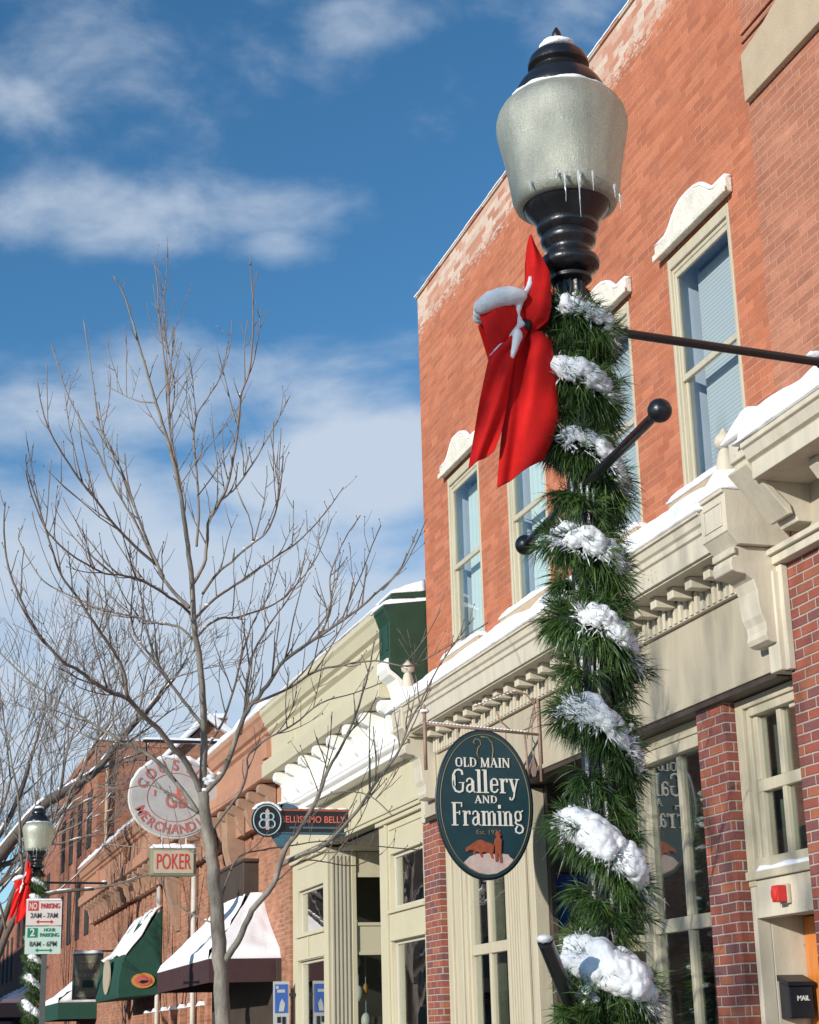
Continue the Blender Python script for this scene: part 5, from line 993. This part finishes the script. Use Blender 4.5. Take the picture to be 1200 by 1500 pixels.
b=MB(); b.prism(ellipse(5.22,2.86,.235,.15,32),'y',35.972,35.999); bd=b.build('badge','ochre',ga); b=MB(); b.prism(ellipse(5.22,2.86,.17,.10,32),'y',35.962,35.9715); b.build('badge_centre','redletter',bd); b=MB(); b.prism([(5.12,2.83),(5.2,2.87),(5.32,2.86),(5.30,2.82),(5.2,2.80)],'y',35.955,35.9615); b.build('badge_mark','black2',bd)
b=MB(); b.prism([(37.6+.55*math.cos(2*math.pi*i/32),3.0+.36*math.sin(2*math.pi*i/32)) for i in range(32)],'x',4.672,4.699); b.build('badge','signcream',ga)
lay('CAFE'[0:0] or ' ',5.0,35.99,3.3,.1,'letter','lettering',ga) if 0 else None
s=MB(); vs=[];fs=[]; top=pf[5:]; nj=40
for i,(x,z) in enumerate(top):
    for j in range(nj+1):
        y=35.98+3.6*j/nj; h=max(-.02,.05+.11*noise.fractal(Vector((x*2.5,y*1.2,3)),.9,2,4)-(.02 if i in(0,) else 0))
        vs.append((x-h*.6,y,z+h*.8))
for i in range(len(top)-1):
    for j in range(nj): k=i*(nj+1)+j; fs.append((k,k+1,k+nj+2,k+nj+1))
s.add(vs,fs); o=s.build('snow','snow',ga,smooth=True); sd=o.modifiers.new('thick','SOLIDIFY'); sd.thickness=.03; sd.offset=-1
aw=hip_awning('awning','small snow-covered awning with a green and cream valance, far behind the board sign',4.6,46.8,51,2.72,3.35,47.2,50.6,.42,'awngreen',.08)
aw=hip_awning('awning','dark grey awning with a flat cap of snow at the far left edge',4.4,66,76,3.2,3.7,66.6,75.4,.5,'steel',.1)
# ---------------------------------------------------------------- door fittings and things in the windows
mbx=thing('mailbox',(5.85,10.53,1.67),'black metal mailbox with a sloping lid beside the orange wooden door','mailbox')
b=MB(); b.prism([(10.598,1.66),(10.47,1.66),(10.47,1.87),(10.598,1.90)],'x',5.765,5.945); b.build('body','black2',mbx,bevel=.01)
b=MB(); b.prism([(10.598,1.945),(10.455,1.895),(10.455,1.868),(10.469,1.872),(10.598,1.905)],'x',5.755,5.955); b.build('lid','black2',mbx,bevel=.004); lay('MAIL',5.87,10.4645,1.775,.045,'letter','lettering',mbx,.09,.01)
al=thing('alarm_bell',(5.6,10.16,2.44),'small red fire alarm box on a cream base above the wooden door','alarm')
b=MB(); b.box(5.615,5.6445,10.10,10.215,2.375,2.50); b.build('base','signcream',al,bevel=.008); b=MB(); b.box(5.545,5.6145,10.105,10.185,2.385,2.49); b.ball((5.545,10.145,2.437),.04,None,12,8,(.4,1,1.2)); b.build('cover','signred',al,bevel=.012)
def xtree(x,y,z0,h,r,lab,seed,n=1500):
    t=thing('display_tree',(x,y,z0),lab,'christmas tree'); rg=random.Random(seed); m=MB()
    for i in range(n):
        u=rg.random()**.7; z=z0+h*u; rr=r*(1-u)*rg.random()**.4+.02; q=rg.uniform(0,6.28); b_=Vector((x+rr*math.cos(q),y+rr*math.sin(q),z)); d=Vector((math.cos(q),math.sin(q),rg.uniform(-.5,.2))).normalized(); l=rg.uniform(.06,.14); s_=d.orthogonal().normalized()*.012; m.add([b_-s_,b_+s_,b_+d*l],[(0,1,2)])
    m.build('foliage','needle',t); m=MB(); m.tube([(x,y,z0-.3),(x,y,z0+h)],[.03,.006],6); m.build('trunk','bark_far',t)
    s=MB()
    for i in range(60):
        u=rg.random()**.8; rr=r*(1-u)*1.05; q=rg.uniform(0,6.28); s.ball((x+rr*math.cos(q),y+rr*math.sin(q),z0+h*u),.02+.025*rg.random(),None,8,6,(1.3,1.3,.6),.3,2,i)
    s.build('snow','snow',t,smooth=True); return t
xtree(6.02,12.0,.9,2.45,.30,'dark snowy christmas tree inside the shop window beside the right brick pier',3)
xtree(6.1,12.7,.3,1.95,.36,'lower decorated christmas tree inside the same window, further left',4)
po=thing('poster',(6.0,14.63,2.7),'blue poster with a pale hill shape inside the entrance pane behind the garland','poster')
b=MB(); b.box(5.80,6.5,14.622,14.634,2.45,2.98); b.build('sheet','blue',po); b=MB(); b.prism([(5.86,2.455),(5.90,2.56),(5.97,2.66),(6.06,2.70),(6.2,2.66),(6.5,2.6),(6.5,2.455)],'y',14.6185,14.6215); b.build('hill','goldline',po); b=MB(); b.prism([(5.80,2.455),(5.84,2.50),(5.95,2.52),(6.5,2.50),(6.5,2.455)],'y',14.618,14.6184); b.build('foreground','ochre',po)
rp=thing('picture',(6.0,14.63,2.0),'dark red framed picture in the lower entrance pane','picture'); b=MB(); b.box(5.80,6.4,14.625,14.64,1.5,2.28); b.build('frame','darkbrown',rp); b=MB(); b.box(5.82,6.36,14.620,14.6245,1.7,2.26); b.build('canvas','rustpaint',rp)
def ornament(x,y,z,lab,m1,m2):
    t=thing('hanging_ornament',(x,y,z),lab,'ornament','ornaments hanging in the yellow shop windows'); b=MB(); b.tube([(x,y,z),(x,y,z+.9)],.006,5); b.build('string','ltblue',t); b=MB(); b.ball((x,y,z-.06),.07,None,12,10,(1,1,1.5)); b.build('drop',m1,t,smooth=True); b=MB(); b.ball((x,y,z+.35),.035,None,10,8,(1,1,2.2)); b.build('bead',m2,t,smooth=True)
ornament(6.1,18.75,1.95,'orange glass drop hanging in the lower right yellow shop window','ochre','letter'); ornament(6.15,18.4,2.1,'white drop hanging in the yellow shop window beside the brick pier','letter','ltblue'); ornament(6.1,23.2,2.05,'pale blue drop hanging in the lower left yellow shop window','ltblue','letter'); ornament(6.2,22.9,2.25,'white drop hanging deeper in the lower left yellow shop window','letter','letter')
ornament(6.3,22.9,1.9,'white drop behind the pane at the back of the entrance recess','letter','ochre')
# ---------------------------------------------------------------- trees
TREE=[[1.972,10.3,1.48,.0699,1.966,10.3,1.708,.0658,1.943,10.3,2.095,.0617,1.925,10.3,2.371,.0576,1.898,10.3,2.611,.0535,1.858,10.3,2.853,.0493,1.831,10.3,3.058,.0452],
[1.831,10.3,3.058,.0391,1.83,10.262,3.3,.0365,1.816,10.223,3.544,.0340,1.785,10.185,3.832,.0315,1.743,10.146,4.035,.0289,1.715,10.108,4.326,.0264,1.681,10.069,4.532,.0239,1.637,10.031,4.781,.0213,1.576,9.992,5.031,.0188,1.507,9.954,5.236,.0163,1.443,9.915,5.406,.0138,1.347,9.877,5.691,.0112,1.237,9.838,6.031,.0087,1.152,9.8,6.167,.0062],
[1.956,10.3,2.017,.0370,1.984,10.258,2.093,.0344,2.041,10.217,2.18,.0319,2.114,10.175,2.349,.0293,2.228,10.133,2.488,.0267,2.29,10.092,2.684,.0242,2.377,10.05,2.816,.0216,2.464,10.008,2.974,.0190,2.527,9.967,3.145,.0164,2.59,9.925,3.263,.0139,2.68,9.883,3.465,.0113,2.759,9.842,3.732,.0087,2.785,9.8,3.915,.0062],
[2.285,10.2,2.61,.0226,2.388,10.1,2.665,.0207,2.518,10,2.715,.0188,2.688,9.9,2.906,.0169,2.807,9.8,3.097,.0149,2.878,9.7,3.205,.0130,2.937,9.6,3.381,.0111,2.995,9.5,3.527,.0092,3.096,9.4,3.735,.0073,3.262,9.3,3.967,.0053],
[1.933,10.3,2.292,.0144,1.928,10.45,2.294,.0120,1.863,10.6,2.341,.0097,1.77,10.75,2.406,.0073,1.709,10.9,2.45,.0049],
[1.933,10.3,2.371,.0123,2.01,10.429,2.542,.0112,2.107,10.557,2.699,.0100,2.284,10.686,2.755,.0088,2.512,10.814,2.8,.0076,2.77,10.943,2.843,.0065,3.176,11.071,2.824,.0053,3.462,11.2,2.817,.0041],
[1.831,10.3,3.045,.0329,1.726,10.229,3.21,.0310,1.622,10.157,3.299,.0291,1.523,10.086,3.395,.0272,1.422,10.014,3.461,.0253,1.314,9.943,3.546,.0233,1.221,9.871,3.562,.0214,1.113,9.8,3.604,.0195,0.994,9.729,3.665,.0176,0.901,9.657,3.698,.0157,0.749,9.586,3.849,.0138,0.65,9.514,4.009,.0119,0.571,9.443,4.171,.0100,0.536,9.371,4.347,.0081,0.531,9.3,4.504,.0062],
[1.302,9.85,3.528,.0185,1.277,9.805,3.663,.0172,1.209,9.76,3.78,.0159,1.134,9.715,3.868,.0146,1.06,9.67,3.955,.0132,0.97,9.625,4.068,.0119,0.877,9.58,4.173,.0106,0.81,9.535,4.33,.0093,0.733,9.49,4.535,.0080,0.653,9.445,4.74,.0067,0.638,9.4,4.827,.0053],
[1.803,10.3,2.934,.0247,1.726,10.39,3.077,.0228,1.591,10.48,3.254,.0210,1.484,10.57,3.351,.0191,1.381,10.66,3.427,.0173,1.259,10.75,3.508,.0154,1.13,10.84,3.608,.0136,1.03,10.93,3.696,.0117,0.831,11.02,3.853,.0099,0.644,11.11,4.052,.0080,0.558,11.2,4.182,.0062],
[1.373,10.6,3.417,.0123,1.282,10.82,3.443,.0107,1.176,11.04,3.521,.0090,0.975,11.26,3.689,.0074,0.815,11.48,3.77,.0058,0.647,11.7,3.876,.0041],
[1.823,10.3,3.466,.0185,1.748,10.388,3.594,.0169,1.666,10.475,3.737,.0152,1.588,10.562,3.883,.0136,1.503,10.65,4.021,.0119,1.452,10.738,4.137,.0103,1.443,10.825,4.316,.0086,1.476,10.913,4.57,.0070,1.505,11,4.831,.0053],
[1.753,10.3,4.006,.0144,1.697,10.382,4.088,.0135,1.632,10.464,4.126,.0127,1.55,10.545,4.155,.0118,1.474,10.627,4.202,.0110,1.289,10.709,4.258,.0101,1.145,10.791,4.329,.0092,1.013,10.873,4.407,.0084,0.896,10.955,4.495,.0075,0.81,11.036,4.636,.0067,0.734,11.118,4.818,.0058,0.758,11.2,4.938,.0049],
[1.747,10.3,4.158,.0164,1.681,10.218,4.187,.0154,1.604,10.136,4.207,.0144,1.503,10.055,4.241,.0133,1.387,9.973,4.274,.0123,1.265,9.891,4.275,.0112,1.155,9.809,4.26,.0102,1.057,9.727,4.275,.0091,0.897,9.645,4.346,.0081,0.769,9.564,4.458,.0070,0.679,9.482,4.631,.0060,0.642,9.4,4.725,.0049],
[1.737,10.3,4.201,.0206,1.675,10.342,4.275,.0193,1.616,10.383,4.357,.0180,1.573,10.425,4.446,.0168,1.552,10.467,4.523,.0155,1.49,10.508,4.689,.0142,1.403,10.55,4.948,.0130,1.339,10.592,5.142,.0117,1.273,10.633,5.315,.0104,1.209,10.675,5.443,.0091,1.179,10.717,5.575,.0079,1.139,10.758,5.878,.0066,1.077,10.8,6.284,.0053],
[1.565,10.55,4.533,.0164,1.377,10.469,4.658,.0151,1.256,10.388,4.753,.0137,1.159,10.306,4.843,.0123,1.019,10.225,4.978,.0109,0.924,10.144,5.078,.0095,0.851,10.062,5.155,.0081,0.777,9.981,5.276,.0067,0.722,9.9,5.462,.0053],
[1.603,10.5,4.445,.0144,1.503,10.589,4.667,.0133,1.446,10.678,4.837,.0123,1.365,10.767,5.012,.0112,1.297,10.856,5.177,.0102,1.235,10.944,5.36,.0091,1.182,11.033,5.518,.0081,1.021,11.122,5.858,.0070,0.952,11.211,6.112,.0060,0.907,11.3,6.308,.0049],
[1.757,10.3,4.356,.0206,1.829,10.35,4.494,.0190,1.863,10.4,4.681,.0175,1.875,10.45,4.796,.0160,1.928,10.5,4.93,.0145,2.004,10.55,5.021,.0130,2.081,10.6,5.103,.0114,2.206,10.65,5.296,.0099,2.31,10.7,5.491,.0084,2.416,10.75,5.69,.0069,2.5,10.8,5.866,.0053],
[1.888,10.45,4.848,.0164,1.937,10.382,4.932,.0154,1.972,10.314,5.019,.0144,1.989,10.245,5.145,.0134,2.006,10.177,5.309,.0124,2.013,10.109,5.518,.0114,2.008,10.041,5.562,.0104,2.042,9.973,5.678,.0094,2.05,9.905,5.862,.0084,2.04,9.836,6.02,.0074,2.016,9.768,6.224,.0064,1.993,9.7,6.342,.0053],
[1.776,10.3,4.602,.0144,1.804,10.4,4.814,.0133,1.814,10.5,5.053,.0123,1.811,10.6,5.298,.0112,1.817,10.7,5.5,.0102,1.86,10.8,5.686,.0091,1.937,10.9,5.829,.0081,2.045,11,6.028,.0070,2.101,11.1,6.227,.0060,2.144,11.2,6.403,.0049],
[1.669,10.2,4.813,.0144,1.654,10.288,5.043,.0132,1.621,10.375,5.301,.0120,1.619,10.463,5.472,.0108,1.62,10.55,5.695,.0097,1.597,10.638,6.02,.0085,1.572,10.725,6.353,.0073,1.572,10.813,6.594,.0061,1.557,10.9,6.829,.0049],
[1.609,10.4,5.449,.0082,1.668,10.6,5.767,.0072,1.658,10.8,6.091,.0062,1.663,11,6.325,.0051,1.681,11.2,6.567,.0041],
[1.456,10,5.429,.0082,1.38,10.167,5.494,.0069,1.293,10.333,5.595,.0055,1.211,10.5,5.712,.0041],
[1.818,10.3,4.293,.0164,1.884,10.171,4.395,.0148,1.953,10.043,4.444,.0132,2.034,9.914,4.509,.0115,2.112,9.786,4.564,.0099,2.148,9.657,4.679,.0082,2.149,9.529,4.811,.0066,2.133,9.4,4.927,.0049],
[1.777,10.3,4.138,.0173,1.893,10.4,4.269,.0157,2.056,10.5,4.41,.0142,2.206,10.6,4.536,.0126,2.379,10.7,4.679,.0111,2.542,10.8,4.812,.0096,2.711,10.9,4.996,.0080,2.834,11,5.157,.0065,2.951,11.1,5.327,.0049],
[1.787,10.3,4.016,.0144,1.878,10.433,4.125,.0133,1.99,10.567,4.211,.0123,2.106,10.7,4.248,.0112,2.278,10.833,4.334,.0102,2.461,10.967,4.446,.0091,2.636,11.1,4.633,.0081,2.776,11.233,4.824,.0070,2.876,11.367,5.017,.0060,2.967,11.5,5.216,.0049],
[1.827,10.3,3.037,.0308,1.908,10.243,3.125,.0290,1.959,10.186,3.216,.0272,1.997,10.129,3.345,.0254,2.027,10.071,3.46,.0236,2.065,10.014,3.534,.0217,2.158,9.957,3.659,.0199,2.25,9.9,3.801,.0181,2.42,9.843,3.922,.0163,2.577,9.786,4.03,.0144,2.692,9.729,4.116,.0126,2.785,9.671,4.204,.0108,2.892,9.614,4.311,.0090,2.952,9.557,4.44,.0072,2.989,9.5,4.556,.0053],
[2.03,10.15,3.391,.0185,2.094,10.3,3.588,.0166,2.133,10.45,3.77,.0146,2.207,10.6,4.003,.0127,2.343,10.75,4.225,.0107,2.493,10.9,4.431,.0088,2.624,11.05,4.644,.0069,2.695,11.2,4.86,.0049],
[1.841,10.3,3.307,.0144,1.977,10.467,3.508,.0128,2.095,10.633,3.805,.0112,2.194,10.8,4.115,.0097,2.297,10.967,4.32,.0081,2.427,11.133,4.534,.0065,2.537,11.3,4.829,.0049],
[2.083,10,3.552,.0144,2.259,9.886,3.619,.0129,2.4,9.771,3.705,.0115,2.539,9.657,3.728,.0100,2.718,9.543,3.739,.0085,2.893,9.429,3.693,.0070,3.07,9.314,3.777,.0056,3.311,9.2,3.917,.0041],
[2.348,9.9,3.868,.0123,2.519,10.067,4.029,.0110,2.629,10.233,4.227,.0097,2.665,10.4,4.452,.0084,2.741,10.567,4.616,.0071,2.858,10.733,4.836,.0058,3.017,10.9,5.065,.0045],
[2.581,9.8,4.034,.0090,2.661,9.9,4.191,.0078,2.77,10,4.398,.0066,2.869,10.1,4.61,.0053,2.96,10.2,4.782,.0041],
[2.786,9.6,4.186,.0066,2.888,9.5,4.306,.0055,2.947,9.4,4.439,.0044,2.984,9.3,4.561,.0033],
[1.879,10.3,2.813,.0156,1.957,10.233,2.928,.0144,2.035,10.167,3.042,.0132,2.063,10.1,3.156,.0119,2.061,10.033,3.248,.0107,2.172,9.967,3.342,.0095,2.303,9.9,3.408,.0082,2.456,9.833,3.532,.0070,2.65,9.767,3.588,.0058,2.803,9.7,3.642,.0045],
[1.866,10.3,2.894,.0115,1.799,10.52,2.983,.0100,1.685,10.74,3.117,.0086,1.587,10.96,3.189,.0071,1.465,11.18,3.196,.0056,1.314,11.4,3.247,.0041],
[1.889,10.3,2.631,.0082,1.799,10.625,2.746,.0071,1.702,10.95,2.78,.0060,1.531,11.275,2.835,.0048,1.393,11.6,2.892,.0037],
[2.462,10,2.973,.0090,2.567,9.8,3,.0073,2.678,9.6,2.954,.0055,2.761,9.4,2.812,.0037],
[2.243,10.2,2.494,.0090,2.458,10.4,2.655,.0077,2.637,10.6,2.676,.0064,2.913,10.8,2.672,.0050,3.154,11,2.772,.0037]]
def smooth_path(pts,rs,sub=4):
    o=[];r=[]
    for i in range(len(pts)-1):
        p0=pts[max(i-1,0)];p1=pts[i];p2=pts[i+1];p3=pts[min(i+2,len(pts)-1)]
        for q in range(sub):
            t=q/sub; o.append(.5*((2*p1)+(p2-p0)*t+(2*p0-5*p1+4*p2-p3)*t*t+(3*p1-p0-3*p2+p3)*t**3)); r.append(rs[i]+(rs[i+1]-rs[i])*t)
    o.append(pts[-1]); r.append(rs[-1]); return o,r
st=thing('bare_tree',(1.98,10.3,0),'bare young street tree with upswept grey branches, standing nearest on the left','tree')
tm=MB(); cm=MB(); sm=MB(); rng=random.Random(21)
for li,L in enumerate(TREE):
    pts=[Vector(L[i:i+3]) for i in range(0,len(L),4)]; rs=[L[i+3]*(.74 if li==0 else .60) for i in range(0,len(L),4)]
    if li==0: pts=[Vector((pts[0].x+.02,10.3,-.02)),Vector((pts[0].x+.01,10.3,.7))]+pts; rs=[.085,.072]+rs
    P,Rr=smooth_path(pts,rs); Rr=[max(q,.0036) for q in Rr]
    for i in range(1,len(P)-1): P[i]=P[i]+Vector((rng.gauss(0,1),rng.gauss(0,1),rng.gauss(0,1)))*min(.004,.06*Rr[i]+.0008)
    (tm if rs[0]>.012 else cm).tube(P,Rr,10 if rs[0]>.03 else 6)
    # knuckles, twigs and buds
    tot=0; nxt=rng.uniform(.15,.4)
    for i in range(1,len(P)):
        seg=(P[i]-P[i-1]); tot+=seg.length
        if Rr[i]<.014 and tot>nxt and li>0:
            nxt=tot+rng.uniform(.05,.14)
            d=seg.normalized(); a=d.orthogonal().normalized(); b=d.cross(a); q=rng.uniform(0,6.28)
            dd=(d*.75+(a*math.cos(q)+b*math.sin(q))*.75+Vector((0,0,.38))).normalized(); ln=rng.choice((.12,.2,.3,.42,.55,.75))*rng.uniform(.7,1.2)*max(.22,1-.85*i/len(P))
            r0=min(Rr[i]*.7,.0048); pp=[P[i]]; e=dd.copy()
            for s_ in range(4): e=(e+Vector((0,0,.14))+Vector((rng.gauss(0,.10),rng.gauss(0,.10),rng.gauss(0,.05)))).normalized(); pp.append(pp[-1]+e*ln/4)
            cm.tube(pp,[r0,r0*.9,r0*.8,r0*.65,.0018],4)
            if ln>.2:
                for w_ in (1,2,3):
                    if rng.random()<.6:
                        e2=(e+Vector((rng.gauss(0,.6),rng.gauss(0,.6),.15))).normalized(); cm.tube([pp[w_],pp[w_]+e2*ln*.22,pp[w_]+e2*ln*.4+Vector((0,0,.02))],[r0*.6,r0*.5,.0014],4)
            cm.ball(pp[-1],.0042,None,5,4,(1,1,1.6))
        if li>1 and .25<i/len(P)<.8 and Rr[i]<.016 and rng.random()<.15:
            ln=rng.uniform(.35,.85)*(1-.5*i/len(P)); e=(seg.normalized()*.7+Vector((rng.gauss(0,.3),rng.gauss(0,.4),.55))).normalized(); pp=[P[i]]
            for s_ in range(7): e=(e+Vector((rng.gauss(0,.05),rng.gauss(0,.05),.10))).normalized(); pp.append(pp[-1]+e*ln/7)
            cm.tube(pp,[max(.0028,min(Rr[i]*.75,.006)*(1-.09*q)) for q in range(8)],5)
            for w_ in range(2,7):
                if rng.random()<.55: e2=(e+Vector((rng.gauss(0,.7),rng.gauss(0,.7),.1))).normalized(); cm.tube([pp[w_],pp[w_]+e2*.06,pp[w_]+e2*rng.uniform(.09,.16)+Vector((0,0,.02))],[.0028,.0024,.0016],4)
        # snow caught along the flatter limbs
        if Rr[i]>.006 and abs(seg.normalized().z)<.72 and noise.noise(P[i]*2.3)>.18 and rng.random()<.55:
            sm.ball(P[i]+Vector((0,0,Rr[i]*.95)),Rr[i]*.8+.003,None,8,6,(1.5,1.5,.7),.3,3,i)
for (x,z,r) in((1.875,3.14,.026),(1.86,3.11,.022),(1.84,3.13,.016)): sm.ball((x,10.27,z),r,None,12,8,(1.2,1,.8),.35,2.5,x*10)
tm.build('trunk','bark',st,smooth=True); cm.build('crown','twig',st,smooth=True); tag(sm.build('snow','snow',st,smooth=True),kind='stuff')
def wild_tree(x,y,h,r0,lab,seed,lean=(0,0),depth=6,mat='bark_far',first=2.2,spread=.62,snowy=.5,tw=.010,extra=None,nmax=2600):
    t=thing('bare_tree',(x,y,0),lab,'tree','bare snowy trees far down the street'); rg=random.Random(seed); tm=MB(); cm=MB(); sm=MB(); cnt=[0]
    def grow(p,d,l,r,k):
        if cnt[0]>nmax: return
        cnt[0]+=1
        n=4; pts=[p]; e=d.copy(); rr=[r]; r1=r*(.72 if k>1 else .6)
        for i in range(n):
            e=(e+Vector((rg.gauss(0,.10),rg.gauss(0,.10),rg.gauss(.035,.07)))).normalized(); pts.append(pts[-1]+e*l/n); rr.append(max(tw*.6,r+(r1-r)*(i+1)/n))
        (tm if r>.05 else cm).tube(pts,rr,8 if r>.05 else 4,cap=False)
        if r>tw*1.6:
            for a,b,q in zip(pts[:-1],pts[1:],rr):
                if abs((b-a).normalized().z)<.85 and rg.random()<snowy:
                    m_=[a+Vector((0,0,q*.75)),(a+b)/2+Vector((0,0,q*.8)),b+Vector((0,0,q*.75))]; sm.tube(m_,[q*.45,q*.75,q*.45],6)
        if k==0: return
        nb=rg.choice((2,3,3)) if k<depth else 4
        for i in range(nb):
            a=e.orthogonal().normalized(); a.rotate(Matrix.Rotation(rg.uniform(0,6.28),3,e)); s_=rg.uniform(.55,1.1)*spread
            dd=(e+a*s_+Vector((0,0,.10))).normalized(); f=rg.uniform(.62,.88)
            j=n if i==0 else rg.choice((2,3,4)); grow(pts[j],dd,l*f,max(tw,rr[j]*(.72 if i==0 else .58)),k-1)
    grow(Vector((x,y,0)),Vector((lean[0],lean[1],1)).normalized(),first,r0,depth)
    tops=[]
    if extra:
        for pts,ra,rb in extra:
            pts=[Vector(q) for q in pts]; rs=[ra+(rb-ra)*i/(len(pts)-1) for i in range(len(pts))]; P,Rr=smooth_path(pts,rs); tm.tube(P,Rr,10)
            for i in range(len(P)-1):
                if rg.random()<.75: sm.tube([P[i]+Vector((0,0,Rr[i]*.7)),P[i+1]+Vector((0,0,Rr[i+1]*.7))],[Rr[i]*.72,Rr[i+1]*.72],7)
            cnt[0]=0
            for i in range(3,len(P),3):
                d=(P[i]-P[i-1]).normalized(); a=d.orthogonal().normalized(); a.rotate(Matrix.Rotation(rg.uniform(0,6.28),3,d)); grow(P[i],(d*.6+a*.7+Vector((0,0,.45))).normalized(),rg.uniform(1.0,1.7),Rr[i]*.45,4)
            d=(P[-1]-P[-2]).normalized(); grow(P[-1],d,1.6,Rr[-1],4)
    if tm.v: tm.build('trunk','bark_limb',t,smooth=True)
    cm.build('crown',mat,t,smooth=True)
    if sm.v: tag(sm.build('snow','snow',t,smooth=True),kind='stuff')
    return t
wild_tree(.9,38,10,.22,'big bare tree at the left edge, thick snow-lined limb leaning over the far lamp',5,(.04,0),6,extra=[([(1.0,38,3.8),(1.7,38,4.7),(2.4,37.8,5.56),(3.12,37.6,6.48),(3.69,37.5,6.89),(4.2,37.4,7.2),(4.62,37.3,7.7)],.17,.07),([(.9,38,4.4),(1.6,38.4,5.2),(2.3,38.8,5.9),(2.8,39,6.9),(3.1,39.2,8.0)],.10,.04),([(1.2,38,3.6),(2.2,37,4.1),(3.2,36.5,4.6),(4.2,36.2,4.7)],.06,.03)],first=3.2,tw=.008,nmax=3600)
wild_tree(1.9,52,12,.20,'paler bare tree rising in the middle distance behind the nearest tree',9,(.03,.0),7,first=3.2,spread=.5,mat='twig',snowy=.2,tw=.008,nmax=2600)
wild_tree(1.75,31.5,8,.15,'bare tree with fine dark twigs behind the far lamp',14,(.0,.03),6,first=2.6,spread=.6,snowy=.5,nmax=1500,tw=.007)
wild_tree(1.9,70,12,.24,'farthest bare tree, a dark tangle of twigs low at the left edge',19,(0,0),7,first=3.5,spread=.6,snowy=.4,tw=.014,nmax=2500)
wild_tree(-8.2,2.6,9,.2,'bare tree across the street, known only by its twig shadows on the shopfronts',33,(.0,.0),6,first=3.0,spread=.6,snowy=.0,nmax=1500,tw=.012)
